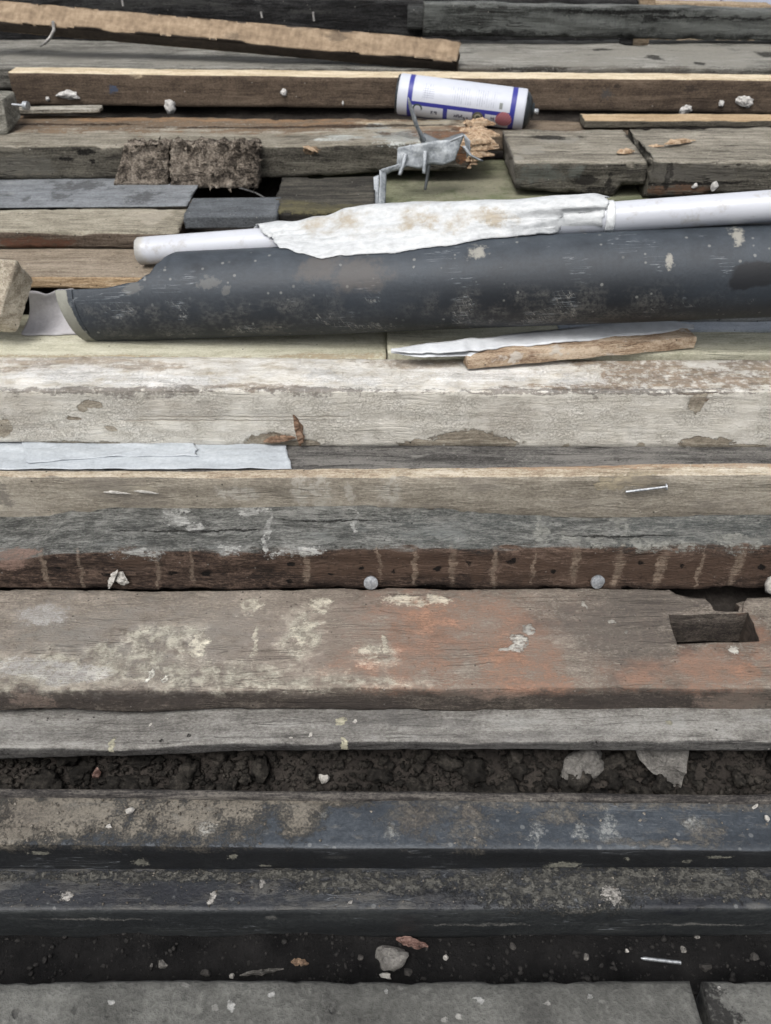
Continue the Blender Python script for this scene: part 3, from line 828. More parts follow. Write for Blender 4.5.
db.set(wood('old_timber', ((46, 36, 30), (86, 66, 54), (126, 102, 86)), ((74, 75, 72), (114, 115, 110), (156, 156, 150)), seed=7.7, crack=.4, fibre=1.6, contrast=.8, speck=.5, bumpd=.0045, gx=20, gy=85, overlays=[
    ov((42, 32, 29), db.front([(100, 565, 130, 10), (170, 580, 200, 6), (440, 556, 14, 8), (530, 582, 20, 10), (460, 580, 20, 8)]), .9, 30, soft=.9, st=.4),
    ov((116, 88, 70), db.front([(640, 568, 150, 16), (400, 566, 100, 12), (130, 560, 20, 8)]), .9, 30, soft=.7, st=.5),
    ov((172, 150, 128), db.front([(p, r, wd * .72, 17) for p, r, wd in stripes]), 0.16, 70, soft=.6, st=.62, height=.1, broken=(220, .30, .55)),
    ov((14, 11, 10), db.front(holes), .35, 150, soft=.3, st=.95, height=-3),
    ov((160, 128, 112), db.top([(12, 554, 26, 6)]) + db.front([(8, 562, 22, 6)]), .5, 60, soft=.3, st=.75),
    scatter((148, 152, 148), 10, .56, .7, .5, (1, 2, 1), 14, .2, 'top'),
    ov((96, 110, 112), db.top([(500, 520, 60, 12), (700, 530, 90, 20), (460, 530, 60, 14)]), .9, 20, soft=1.4, st=.14),
    ov((206, 206, 200), db.top([(172, 512, 12, 8), (180, 520, 10, 5), (195, 526, 7, 5), (268, 530, 3, 22), (250, 510, 14, 7), (135, 552, 22, 3), (152, 553, 14, 3), (230, 549, 12, 4), (300, 549, 20, 3), (270, 551, 12, 3), (355, 520, 2, 9)]), .8, 80, soft=.35, st=.85, height=.5, broken=(110, .34, .5)),
    ov((176, 176, 166), db.top([(600, 541, 14, 5), (570, 538, 10, 5), (640, 543, 14, 5), (740, 540, 22, 6), (675, 545, 20, 4), (540, 530, 6, 14), (620, 524, 8, 10), (580, 515, 8, 6)]), .9, 70, soft=.4, st=.7, height=.4, broken=(110, .36, .52)),
    ov((26, 24, 23), db.top([(200, 531, 70, .9), (620, 536, 60, .7), (340, 520, 50, .7)]), .3, 60, soft=.4, st=.8, height=-1.5)]))
for px, rw in ((371, 580), (594, 579)):
    q = db.fp(px, rw)
    nail(q + Vector((-.003 if px > 500 else 0, .012, -.004)), q + Vector((.003 if px > 500 else 0, -.010, .0035)), .0035, .0092, M_ZINC, db.o, 'nail', .003)
lump('mortar_lump', db.fp(121, 577, .004), (.011, .008, .010), M_PALE, 51, db.o, .5, 3, sharp=True)
chip('plaster_chip', 'rough pale lump at the right edge against the striped brown beam', 'chip', db.fp(769, 580, .010), (.008, .009, .014), 52, M_PALE, sharp=False, sub=3)
splinter('plaster_flake', 'pale folded flake standing against the brown beam near its left side', 'flake', db.fp(111, 583, .010), db.fp(119, 567, .006), .010, .004, M_PALE, 4)
# board on edge with pale top edge and nails
pe = beam('edge_board', 'board on edge with bare pale top edge and a loose nail on its grey face', 'board', D(1.295), [(0, 477), (385, 478), (771, 475)], [(0, 470), (160, 470), (385, 468), (771, 463)], [(0, 513), (771, 516)], deep=.06, seed=8, edge=.002, chip=.0025, rough=.0008)
pe.set(wood('edge_board', ((126, 117, 102), (154, 145, 128), (180, 171, 154)), ((150, 130, 106), (188, 172, 146), (214, 204, 184)), seed=8.2, crack=.3, fibre=.9, contrast=.55, speck=.3, gx=14, overlays=[
    ov((196, 190, 178), pe.front([(320, 495, 12, 14), (390, 492, 10, 12), (300, 492, 8, 14), (350, 496, 4, 12), (240, 494, 20, 6)]), .9, 60, soft=.6, st=.55, broken=(120, .35, .55)),
    ov((172, 158, 128), pe.front([(612, 484, 14, 7), (640, 481, 22, 6)]), .4, 90, soft=.3, st=.75, height=-.3),
    ov((104, 100, 98), pe.front([(4, 497, 9, 12)]), .4, 70, soft=.5, st=.5),
    ov((198, 188, 164), pe.front([(130, 490, 26, 4)]), .7, 80, soft=.4, st=.5),
    ov((176, 132, 96), pe.top([(600, 466, 140, 2.5), (750, 465, 60, 3)]), .7, 40, soft=.5, st=.5),
    scatter((122, 114, 104), 8, .5, .66, .6, (1, 3, 3), 2, .1, 'front')]))
q = pe.fp(625, 490, .004); q2 = pe.fp(666, 484, .006)
nl = nail(q, q2, .0017, .0042, M_ZINC, None, 'nail'); tag(nl, 'shiny nail lying across the grey face of the edge board, head to the right', 'nail')
for a, b_, lb in (((104, 491), (131, 493), 'left of two thin pale splinters clinging to the face of the edge board'), ((134, 490), (159, 493), 'right of two thin pale splinters clinging to the face of the edge board')):
    splinter('wood_splinter', lb, 'splinter', pe.fp(*a, .0025), pe.fp(*b_, .002), .0028, .0022, M_PALE, a[0])
# flat dark plank and plastic sheet in the slot
fp_ = beam('dark_flat_plank', 'flat dark grey plank in the slot in front of the white painted beam', 'plank', D(1.345), row_of(.345 * S, D(1.345)), 440, row_of(.30 * S, D(1.345)), deep=.0, seed=9, edge=.002, chip=.002, rough=.001)
fp_.set(wood('dark_flat', ((60, 58, 56), (92, 90, 87), (124, 121, 116)), seed=9.1, crack=.8, speck=.8, overlays=[scatter((140, 138, 132), 20, .58, .68, .6, (1, 3, 1), 4)]))
s = Mat('white_plastic_sheet')
n1 = s.noise(s.scl(s.co, (1, 2, 1)), 16, 6, 0.6); n2 = s.noise(s.co, 180, 6, .75)
c = s.ramp(s.math('MULTIPLY_ADD', n2, .5, s.math('MULTIPLY', n1, .5)), [(0.3, (136, 143, 150)), (0.52, (166, 174, 181)), (0.7, (188, 194, 199))])
M_SHEET = s.out(c, .45, s.bump(n1, .004), spec=.4)
zs = interp(fp_.zt, 0)
def crumple(px0, px1, lo, hi, ni, nj, lift, rag0, rag1, seed):
    g_ = []
    for i in range(ni + 1):
        rw = []
        for j in range(nj + 1):
            t = j / nj
            px = px0 + (px1 - px0) * i / ni
            if i == ni: px += rag1 * mn.noise((t * 3.1, seed, 1)) * 8
            if i == 0: px += rag0 * mn.noise((t * 3.1, seed, 5)) * 8
            l = lo(px) if callable(lo) else lo
            p = PZ(px - 8 * t, l + (hi - l) * t + (.8 * mn.noise((px * .05, seed, 3)) if j in (0, nj) else 0), zs)
            q = (p.x * 11 + seed, p.y * 34, seed)
            ridge = 1 - abs(mn.noise(q)) * 2.4
            p.z += lift + .0016 * max(0, ridge) ** 3 + .0011 * mn.noise((p.x * 28, p.y * 80, seed)) 
            rw.append(p)
        g_.append(rw)
    return g_
tag(sheet('plastic_sheet', crumple(-90, 292, 471, 442, 150, 16, .003, 0, 1.6, 2), M_SHEET, .0006), 'crumpled white plastic sheet lying in the slot left of the dark flat plank', 'plastic sheet')
tag(sheet('plastic_sheet', crumple(30, 200, lambda px: 466 - 7 * min(1, max(0, (px - 30) / 90)), 443, 80, 12, .0046, 2.5, 1.2, 9), M_SHEET, .0006), 'smaller loose flap of white plastic lying on the crumpled sheet in the slot', 'plastic sheet')
# white painted beam
wb = beam('painted_timber', 'thick beam in peeling cream white paint below the black pipe', 'beam', D(1.427), [(0, 390), (120, 389), (385, 391), (640, 392), (771, 391)], [(0, 356), (771, 359)], [(0, 443), (200, 446), (385, 447), (771, 449)], seed=10, edge=.0025, chip=.0016, rough=.001, nf=14, ntp=18, step=.005)
PW = (200, 196, 183)
def paint_front(s, c, h, v):
    """paint skin over bare wood with crackle and lost flakes"""
    lost = s.blobs(wb.front([(85, 447, 44, 5), (45, 446, 24, 4), (92, 404, 10, 4), (82, 409, 5, 4), (74, 418, 6, 2.5), (112, 429, 5, 3), (270, 440, 22, 7), (300, 444, 24, 4), (470, 440, 38, 9), (420, 445, 24, 4), (697, 402, 9, 12), (700, 392, 20, 3), (705, 443, 24, 6), (740, 447, 30, 3), (640, 446, 6, 3), (565, 447, 5, 3), (4, 428, 8, 8), (0, 445, 60, 3), (490, 444, 30, 5)]), .5, 60, .12)
    lost = s.math('MAXIMUM', lost, s.step(s.noise(s.scl(s.co, (1, 1, 2.5), (3, 1, 2)), 24, 8, .75), .70, .715))
    keep = s.math('SUBTRACT', 1.0, lost)
    keep = s.math('MULTIPLY', keep, s.math('SUBTRACT', 1.0, s.up(.5, .7)))
    n = s.noise(s.scl(s.co, (1, 1, 2)), 30, 7, .65)
    pc = s.ramp(n, [(0.3, (198, 192, 177)), (0.5, (217, 212, 199)), (0.68, (228, 224, 213))])
    # long horizontal crack and fine crackle
    e = s.vor(s.scl(s.warped(), (330, 200, 240)), 1, 'DISTANCE_TO_EDGE')
    ck = s.math('MULTIPLY', s.step(e, .07, .015), s.step(s.noise(s.co, 18, 5, .6), .34, .6, 0, .7))
    z = s.sep(s.co)[2]; x = s.sep(s.co)[0]
    c0, hh = wb.front([(245, 417, 110, 3)])[0]
    wig = s.math('MULTIPLY', s.math('SUBTRACT', s.noise(s.scl(s.co, (26, 0, 0)), 1, 6, .7), .5), .012)
    for off in (0.0, -.0055):
        dz = s.math('ABSOLUTE', s.math('SUBTRACT', s.math('SUBTRACT', z, c0[2] + off), wig))
        lm = s.math('MULTIPLY', s.step(dz, .0011, .0004), s.step(s.math('ABSOLUTE', s.math('SUBTRACT', x, c0[0] - (0 if off == 0 else .03))), hh[0], hh[0] * .9))
        ck = s.math('MAXIMUM', ck, lm)
    pc = s.mix(s.math('MULTIPLY', ck, .55), pc, (138, 124, 106))
    dirt = s.blobs(wb.front([(20, 415, 30, 26), (170, 410, 50, 10), (510, 420, 30, 14)]), .9, 40, .9)
    pc = s.mix(s.math('MULTIPLY', dirt, .25), pc, (140, 122, 102))
    c = s.mix(keep, c, pc)
    h = s.math('MULTIPLY_ADD', keep, .9, h); h = s.math('MULTIPLY_ADD', ck, -.5, h)
    return c, h
def paint_top(s, c, h, v):
    n = s.noise(s.scl(s.co, (1, 2, 1)), 20, 8, .7)
    m = s.math('MULTIPLY', s.step(n, .26, .40), s.up(.5, .7))
    pc = s.ramp(s.noise(s.scl(s.co, (1, 1.6, 1), (4, 4, 4)), 34, 8, .7), [(0.3, (190, 178, 156)), (0.46, (218, 213, 201)), (0.66, (233, 231, 224))])
    return s.mix(m, c, pc), s.math('MULTIPLY_ADD', m, .6, h)
wb.set(wood('painted_timber', ((132, 120, 102), (164, 152, 132), (192, 181, 161)), ((150, 132, 108), (192, 176, 152), (214, 203, 184)), seed=10.3, crack=.4, speck=.4, overlays=[
    paint_front, paint_top,
    ov((150, 124, 96), wb.top([(640, 366, 40, 12), (680, 378, 80, 10), (740, 380, 50, 8), (760, 364, 40, 8), (590, 386, 60, 4), (600, 362, 30, 6)]), .85, 40, soft=.5, st=.8, broken=(80, .34, .54)),
    ov((160, 136, 110), wb.top([(60, 360, 60, 4), (140, 366, 40, 4), (430, 362, 50, 6), (380, 356, 60, 3), (20, 368, 40, 3), (250, 386, 60, 3)]), .85, 40, soft=.6, st=.65),
    ov((238, 238, 234), wb.top([(325, 376, 20, 8), (360, 380, 20, 5), (575, 381, 24, 5), (70, 374, 60, 8), (170, 380, 60, 6), (480, 374, 60, 6)]), .8, 40, soft=.5, st=.6),
    ov((116, 106, 98), wb.top([(120, 388, 110, 1.6), (300, 389, 70, 1.4), (600, 390, 160, 1.3)]) + wb.front([(100, 391, 160, 1.6), (330, 391, 60, 1.6), (600, 393, 170, 1.6)]), .6, 60, soft=.5, st=.75)]))
M_RUST = wood('bark_chip', ((88, 64, 48), (132, 101, 78), (166, 134, 108)), seed=12, speck=.2)
splinter('wood_chip', 'upright rust brown wood chip stuck against the cream painted beam', 'wood chip', wb.fp(300, 444, .004), wb.fp(293, 414, .003), .011, .008, M_RUST, 5)
splinter('wood_chip', 'flat rust brown wood chip at the foot of the painted beam', 'wood chip', wb.fp(264, 441, .003), wb.fp(296, 437, .003), .010, .006, M_RUST, 9)
# pale planks behind the painted beam
yp = D(1.556)
PALEG = ((164, 160, 134), (192, 189, 162), (212, 209, 186))
pp = beam('pale_plank', 'pale yellow green plank under the black pipe at the left', 'plank', yp, row_of(.466 * S, yp), row_of(.466 * S, D(1.76)), row_of(.43 * S, yp), x=(None, 386), seed=11, edge=.002, chip=.001, rough=.0007, W=D(.20))
pp.set(wood('pale_plank', PALEG, seed=11, crack=.2, fibre=.6, contrast=.6, speck=.15, overlays=[ov((168, 138, 100), pp.top([(60, 357, 90, 2.5), (330, 356, 60, 3), (200, 358, 60, 2)]), .8, 50, soft=.6, st=.6)]))
pp2 = beam('pale_plank', 'pale plank under the broken moulding at the right, slightly higher than its neighbour', 'plank', yp + .004, row_of(.477 * S, yp + .004), 320, row_of(.43 * S, yp), x=(388, None), seed=12, edge=.002, chip=.001, rough=.0007, W=D(.16))
pp2.set(wood('pale_plank', PALEG, seed=12.7, crack=.3, fibre=.6, contrast=.6, speck=.15))
ys = D(1.70)
gs = beam('grey_strip', 'bluish grey painted strip below the pipe at the right edge, behind the pale plank', 'strip', D(1.648), row_of(.482 * S, D(1.648)), 320, row_of(.46 * S, D(1.648)), x=(560, None), seed=13, edge=.0015, chip=.0008, rough=.0004, W=.030)
gs.set(wood('blue_grey_strip', ((140, 148, 158), (168, 177, 188), (190, 198, 206)), seed=13, crack=.1, fibre=.3, contrast=.5, speck=.6, speckcol=(60, 60, 62)))
gs2 = beam('grey_strip', 'speckled light grey strip directly under the pipe at the right edge', 'strip', D(1.695), row_of(.505 * S, D(1.695)), 310, row_of(.478 * S, D(1.695)), x=(600, None), seed=14, edge=.0015, chip=.001, rough=.0006, W=.06)
gs2.set(wood('speckled_strip', ((120, 120, 120), (156, 157, 158), (182, 184, 186)), seed=14, crack=.2, fibre=.3, contrast=.6, speck=1.2, overlays=[scatter((60, 58, 56), 60, .6, .66, .8)]))
# ================================================================ pipes
def cyl_axis(px, top, bot, r):
    """centre of a level cylinder of radius r whose outline runs through the two surveyed rows"""
    a, b_ = math.atan(A(top)), math.atan(A(bot))
    h = (b_ - a) / 2; m = (a + b_) / 2
    Dd = r / math.sin(h)
    Y, z = Dd * math.cos(m), H0 - Dd * math.sin(m)
    return Vector((xpx(px, Y, z), Y, z))
RB = .0858 * S
c0 = cyl_axis(250, 248, 337, RB); c1 = cyl_axis(690, 226, 320.5, RB)
ax = (c1 - c0).normalized()
pL = c0 + ax * ((xpx(64, c0.y, c0.z) - c0.x) / ax.x)
LEN = 1.75
zup = Vector((0, 0, 1)); fwd = (Vector((0, -1, 0)) - ax * Vector((0, -1, 0)).dot(ax)).normalized(); upv = fwd.cross(ax) * -1
if upv.z < 0: upv = -upv
rotm = Matrix((ax, -fwd, upv)).transposed()          # local x along the pipe, -y to the front, z up
def xs_of(px):
    c = c0
    for _ in range(8):
        x = xpx(px, c.y, c.z); c = c0 + ax * ((x - c0.x) / ax.x)
    return (c - pL).length * (1 if c.x > pL.x else -1)
def pipe_range(xl):
    """kept part of the wall, in degrees from the front horizontal, going under"""
    pts = [(-1, 35), (xs_of(120), 38), (xs_of(152), 44), (xs_of(164), 54), (xs_of(172), 72), (xs_of(178), 88), (xs_of(183), 114), (xs_of(187), 122), (xs_of(200), 150)]
    ptb = [(-1, 196), (xs_of(150), 194), (xs_of(170), 185), (xs_of(189), 165), (xs_of(200), 150)]
    return interp(pts, xl), interp(ptb, xl)
NX, NA = 330, 72
vs, fs, ivs = [], [], []
xsn = [xs_of(200) * (i / 70) for i in range(71)]
xsn += [xsn[-1] + (LEN - xsn[-1]) * (i / 120) for i in range(1, 121)]
TH = .0042
def pring(rr):
    out = []
    for i, xl in enumerate(xsn):
        a, b_ = pipe_range(xl)
        for k in range(NA + 1):
            ang = R(a - (a + 360 - b_) * k / NA)
            x_ = xl
            if i == 0 or xl < .03:
                x_ = xl + (0.5 - .5 * math.sin(ang)) * .028 * (1 - xl / .08) if xl < .08 else xl
            w_ = .0008 * mn.noise((xl * 6, math.cos(ang) * 2, math.sin(ang) * 2))
            out.append((x_, -math.cos(ang) * (rr + w_), math.sin(ang) * (rr + w_)))
    return out
outer, inner = pring(RB), pring(RB - TH)
n1_ = len(outer); vs = outer + inner
W1 = NA + 1
for i in range(len(xsn) - 1):
    for k in range(NA):
        q = (i * W1 + k, (i + 1) * W1 + k, (i + 1) * W1 + k + 1, i * W1 + k + 1)
        fs.append(q[::-1]); fs.append(tuple(n1_ + t for t in q))
    for k in (0, NA):
        q = (i * W1 + k, (i + 1) * W1 + k, n1_ + (i + 1) * W1 + k, n1_ + i * W1 + k)
        fs.append(q if k == 0 else q[::-1])
for i in (0, len(xsn) - 1):
    for k in range(NA):
        q = (i * W1 + k, i * W1 + k + 1, n1_ + i * W1 + k + 1, n1_ + i * W1 + k)
        fs.append(q if i == 0 else q[::-1])
s = Mat('black_pipe')
p = s.co
a = s.noise(s.scl(p, (3, 8, 8)), 1, 3, .5); b_ = s.noise(p, 210, 5, .7); c3 = s.noise(p, 26, 7, .7)
X, Yl, Z = s.sep(p)
col = s.ramp(s.math('MULTIPLY_ADD', b_, .22, s.math('MULTIPLY', a, .78)), [(.30, (22, 26, 32)), (.5, (31, 37, 44)), (.70, (45, 53, 62))])
dust = s.math('MULTIPLY', s.step(c3, .42, .66), s.step(b_, .36, .6))
front = s.math('MULTIPLY', s.step(Z, -.05, -.035), s.step(Z, .026, .004))           # dust caught on the lower flank
band = s.math('MULTIPLY', front, s.step(s.noise(s.scl(p, (5, 5, 5)), 1, 4, .6), .3, .7))
col = s.mix(s.math('MULTIPLY', s.math('MULTIPLY', dust, band), .5), col, (118, 116, 109))
top_tint = s.math('MULTIPLY', s.step(Z, .010, .055), s.step(c3, .1, .9))  # bluish grey lightening towards the upper part of the pipe
col = s.mix(s.math('MULTIPLY', top_tint, .32), col, (100, 112, 124))
def strk(sc_, off, th, lim, rotz):
    mp = s.nt.nodes.new('ShaderNodeMapping'); s.put(mp.inputs['Vector'], p); mp.inputs['Rotation'].default_value = rotz
    k = s.noise(s.scl(mp.outputs[0], sc_, off), 1, 3, .5)
    q = s.step(s.math('ABSOLUTE', s.math('SUBTRACT', k, .5)), th, th * .3)
    return s.math('MULTIPLY', q, s.step(s.noise(p, 15, 3, .6), lim, lim + .06))
scr1 = strk((14, 190, 190), (3, 3, 3), .016, .56, (0, 0, 0))
col = s.mix(s.math('MULTIPLY', scr1, .3), col, (160, 168, 174))
scr2 = strk((170, 60, 34), (1, 5, 3), .014, .57, (0, R(32), 0))
col = s.mix(s.math('MULTIPLY', s.math('MULTIPLY', scr2, front), .55), col, (160, 158, 150))
d_, cc = s.vorc(p, 110); r_ = s.sep(cc)
m = s.math('MULTIPLY', s.step(d_, .3, .16), s.step(r_[0], .88, .91))
col = s.mix(s.math('MULTIPLY', m, .28), col, (170, 170, 162))
def pblob(px, v, rx, rz, **k):
    """v: height across the front of the pipe, -1 below, +1 above, seen square on"""
    ang = R(24) + math.asin(v)
    return ((xs_of(px), -math.cos(ang) * RB, math.sin(ang) * RB), (rx, .03, rz))
m = s.blobs([pblob(222, .26, .018, .006), pblob(238, .1, .006, .007), pblob(150, .2, .012, .008)], .8, 60, .4)
col = s.mix(s.math('MULTIPLY', m, .3), col, (124, 122, 115))
m = s.blobs([pblob(478, .62, .010, .005), pblob(727, .72, .007, .006), pblob(660, .3, .003, .006)], .9, 140, .9)
col = s.mix(s.math('MULTIPLY', m, .4), col, (196, 190, 172))
m = s.blobs([pblob(744, -.06, .033, .015), pblob(730, -.22, .017, .012)], .05, 30, .3)
col = s.mix(m, col, (24, 27, 32))
m = s.blobs([pblob(330, .45, .03, .02), pblob(360, .3, .04, .02)], .9, 30, .8)
col = s.mix(s.math('MULTIPLY', m, .4), col, (98, 88, 78))
m = s.step(s.math('MULTIPLY_ADD', s.math('SUBTRACT', s.noise(p, 70, 6, .7), .5), .008, s.math('MULTIPLY_ADD', Z, .23, X)), .031, .029)
col = s.mix(s.math('MULTIPLY', m, .9), col, s.ramp(c3, [(.3, (108, 108, 97)), (.6, (136, 136, 123))]))
M_PIPE = s.out(col, .58, s.bump(s.math('MULTIPLY_ADD', dust, .5, b_), .0003), spec=.4)
pipe = mesh_obj('drain_pipe', vs, fs, M_PIPE)
pipe.matrix_world = Matrix.Translation(pL) @ rotm.to_4x4()
tag(pipe, 'thick scuffed black plastic drain pipe with its left end cut open', 'pipe')
PM = Matrix.Translation(pL) @ rotm.to_4x4()

# white pipe leaning on the black one
RW = .0278 * S
w0 = cyl_axis(140, 237, 265, RW)
def lean(px):
    """centre of the white pipe where it touches the black one, on the surveyed sight line"""
    rc = interp([(140, 251), (771, 206)], px)
    tb = math.atan(A(rc))
    best = None
    for k in range(400):
        Dd = 1.0 + .0016 * k
        Y, z = Dd * math.cos(tb), H0 - Dd * math.sin(tb)
        x = xpx(px, Y, z)
        t = (x - pL.x) / ax.x
        c = pL + ax * t
        g_ = abs(math.hypot(Y - c.y, z - c.z) - (RB + RW + .0012))
        if Y > c.y and (best is None or g_ < best[0]): best = (g_, Vector((x, Y, z)))
    return best[1]
wr = lean(740)
wa = (wr - w0).normalized()
wend = w0 + wa * 1.75
wf = (Vector((0, -1, 0)) - wa * Vector((0, -1, 0)).dot(wa)).normalized(); wu = wf.cross(wa) * -1
if wu.z < 0: wu = -wu
s = Mat('white_pvc')
n1 = s.noise(s.scl(s.co, (3, 30, 30)), 1, 5, .6); n2 = s.noise(s.co, 40, 7, .7)
c = s.ramp(n1, [(.3, (166, 170, 180)), (.6, (186, 190, 199))])
c = s.mix(s.step(n2, .52, .7, 0, .6), c, (150, 144, 134))
Xw = s.sep(s.co)[0]
endd = s.math('MULTIPLY', s.step(s.math('MULTIPLY_ADD', s.math('SUBTRACT', n2, .5), .04, Xw), .018, .006), .75)
c = s.mix(endd, c, (176, 172, 160))
M_PVC = s.out(c, .35, s.bump(n2, .0004), spec=.45)
vs, fs = [], []
na = 40
for i in range(90):
    xl = 1.75 * (i / 89)
    for rr in (RW, RW - .0022):
        for k in range(na):
            q = 2 * PI * k / na
            e = .0012 * mn.noise((q * 3, 1, 2)) if i == 0 else 0
            vs.append((xl + e, -math.cos(q) * rr, math.sin(q) * rr))
for i in range(89):
    for o_, fl in ((0, 0), (na, 1)):
        for k in range(na):
            q = (i * 2 * na + o_ + k, i * 2 * na + o_ + (k + 1) % na, (i + 1) * 2 * na + o_ + (k + 1) % na, (i + 1) * 2 * na + o_ + k)
            fs.append(q if fl else q[::-1])
for k in range(na):
    fs.append((k, na + k, na + (k + 1) % na, (k + 1) % na))
wp = mesh_obj('waste_pipe', vs, fs, M_PVC)
WM = Matrix.Translation(w0) @ Matrix((wa, -wf, wu)).transposed().to_4x4()
wp.matrix_world = WM
tag(wp, 'thin white plastic waste pipe lying along the back of the black pipe', 'pipe')

# dirty white film wrapped over both pipes
def wc(px):
    x = xpx(px, *(lambda c: (c.y, c.z))(w0.lerp(wr, (px - 140) / 600)))
    return w0 + wa * ((x - w0.x) / wa.x)
def bc(x): return pL + ax * ((x - pL.x) / ax.x)
s = Mat('dirty_film')
n1 = s.noise(s.scl(s.co, (1, 1.5, 1.5)), 15, 8, .68); n2 = s.noise(s.scl(s.co, (1, 2, 2)), 70, 6, .7)
c = s.ramp(n2, [(.3, (162, 165, 167)), (.5, (182, 186, 188)), (.7, (198, 201, 203))])
xo = w0
films = []
for px, rx, rz, v in ((330, .05, .012, 1), (385, .07, .018, 1), (440, .06, .016, 1), (345, .06, .008, .2), (320, .02, .01, 0), (490, .04, .010, 1)):
    cc_ = wc(px); films.append(((cc_.x - w0.x, cc_.y - w0.y - .008, cc_.z - w0.z + (.02 if v == 1 else -.012)), (rx, .03, rz)))
m = s.blobs(films, .9, 34, .7)
c = s.mix(s.math('MULTIPLY', m, s.step(n1, .38, .66)), c, (152, 140, 118))
c = s.mix(s.step(n1, .6, .72, 0, .5), c, (176, 166, 148))
M_FILM = s.out(c, .5, s.bump(s.math('MULTIPLY_ADD', n2, .2, n1), .0025), spec=.4)
low = [(254, 228), (258, 240), (270, 245), (288, 248), (305, 253), (325, 258), (345, 255), (385, 253), (440, 246), (490, 238), (540, 234), (580, 229), (606, 225)]
topr = [(254, 225), (290, 223), (325, 217), (350, 209), (385, 205), (430, 203), (500, 201), (560, 197), (590, 196), (606, 199)]
grid = []
NU, NV = 140, 34
for i in range(NU + 1):
    rw = []
    for j in range(NV + 1):
        t = j / NV
        pl_ = 250 + 34 * t ** 1.2 + 3 * mn.noise((j * .5, 1, 1)); pr_ = 607 - 10 * t + 5 * mn.noise((j * .45, 5, 1))
        px = pl_ + (pr_ - pl_) * i / NU
        w_ = wc(px); B = bc(w_.x)
        rt, rl = interp(topr, px), interp(low, px) + .8 * mn.noise((px * .09, 3, 3))
        crest = max(RW + .0012, (zrow(rt, w_.y) - w_.z) * math.cos(R(20)))
        tgt = None
        for k in range(160):
            ang = R(150 - k)
            q = Vector((w_.x, B.y - math.cos(ang) * (RB + .0018), B.z + math.sin(ang) * (RB + .0018)))
            if zrow(rl, q.y) >= q.z and ang < R(120): tgt = ang; break
        tgt = tgt if tgt is not None else R(100)
        jit = .0016 * mn.noise((px * .012, j * .9, 2)) + .0007 * mn.noise((px * .05, j * .8, 7))
        fold = .0022 * max(0, 1 - abs(mn.noise((px * .008 + j * .10, j * .28, 9))) * 5)
        aw = R(52)
        def onw(ang):
            up_ = max(0, math.sin(ang))
            rr = RW + .0014 + (crest - RW) * up_ ** 1.5 + abs(jit) + fold
            return Vector((w_.x, w_.y - math.cos(ang) * rr, w_.z + math.sin(ang) * rr))
        if t < .5:
            rw.append(onw(R(185) + (aw - R(185)) * t / .5))
        else:
            u = (t - .5) / .5
            q0 = onw(aw); q1 = Vector((w_.x, B.y - math.cos(tgt) * (RB + .0018), B.z + math.sin(tgt) * (RB + .0018)))
            q = q0.lerp(q1, u)
            q.z += (jit * 1.5 + fold) * math.sin(u * PI)
            for cen, rr in ((w_, RW + .0014), (B, RB + .0018)):
                dv = Vector((0, q.y - cen.y, q.z - cen.z))
                if dv.length < rr: q = Vector((w_.x, cen.y, cen.z)) + dv.normalized() * rr
            rw.append(q)
    grid.append(rw)
fo = sheet('plastic_film', grid, M_FILM, .0007, loc=w0)
tag(fo, 'dirty white torn plastic wrapping over the middle of the white pipe', 'plastic wrap')
# strip of tape round the white pipe at the end of the film
s = Mat('tape'); n1 = s.noise(s.co, 90, 5, .6)
M_TAPE = s.out(s.ramp(n1, [(.3, (178, 182, 184)), (.7, (216, 220, 222))]), .5, s.bump(n1, .002))
grid = []
for i in range(5):
    px = 602 + 9 * i / 4
    w_ = wc(px)
    grid.append([Vector((w_.x + .001 * mn.noise((j, i, 3)), w_.y - math.cos(R(175 - 210 * j / 16)) * (RW + .0016 + .0008 * mn.noise((j * .7, i * .6, 1))), w_.z + math.sin(R(175 - 210 * j / 16)) * (RW + .0016))) for j in range(17)])
tag(sheet('tape_strip', grid, M_TAPE, .0008), 'narrow translucent tape strip round the white pipe beside the plastic wrapping', 'tape')

# ================================================================ broken painted moulding lying across the planks
mo = bpy.data.objects.new('broken_batten', None); COL.objects.link(mo)
ma = PZ(468, 369, .474 * S); mb = P(694, 347, D(1.60)); mb.z = .474 * S + .004
mb = PZ(694, 348, .482 * S)
mo.location = ma
tag(mo, 'broken length of moulding with peeling white paint lying across the pale planks', 'moulding')
mx = (mb - ma).normalized(); my = zup.cross(mx).normalized(); mz = mx.cross(my)
ML = (mb - ma).length
vs, fs = [], []
pr = [(0, 0), (-.0008, .006), (0, .0120), (.001, .0160), (.033, .0165), (.034, .015), (.034, .002), (.033, 0)]
n = 60
for i in range(n + 1):
    t = i / n
    th = .85 + .15 * min(1, t * 1.3)
    wdt = .6 + .4 * min(1, t * 1.6)
    for j, (y, z) in enumerate(pr):
        q = mx * (ML * t + (0 if 0 < i < n else .006 * mn.noise((j * .9, i, 1))) ) + my * (y * wdt + .0012 * mn.noise((t * 9, j * .3, 1))) + mz * (z * th * 1.05 + .001 * mn.noise((t * 11, j * .3, 6)))
        vs.append(q)
m8 = len(pr)
fs = [(i * m8 + j, (i + 1) * m8 + j, (i + 1) * m8 + (j + 1) % m8, i * m8 + (j + 1) % m8)[::-1] for i in range(n) for j in range(m8)]
fs += [tuple(range(m8)), tuple(range(n * m8, n * m8 + m8))[::-1]]
M_MOULD = wood('moulding_wood', ((128, 102, 78), (178, 150, 120), (210, 188, 160)), seed=21, crack=.5, speck=.2, gx=9, overlays=[scatter((206, 198, 186), 26, .55, .62, .8), scatter((110, 76, 52), 18, .56, .66, .6)])
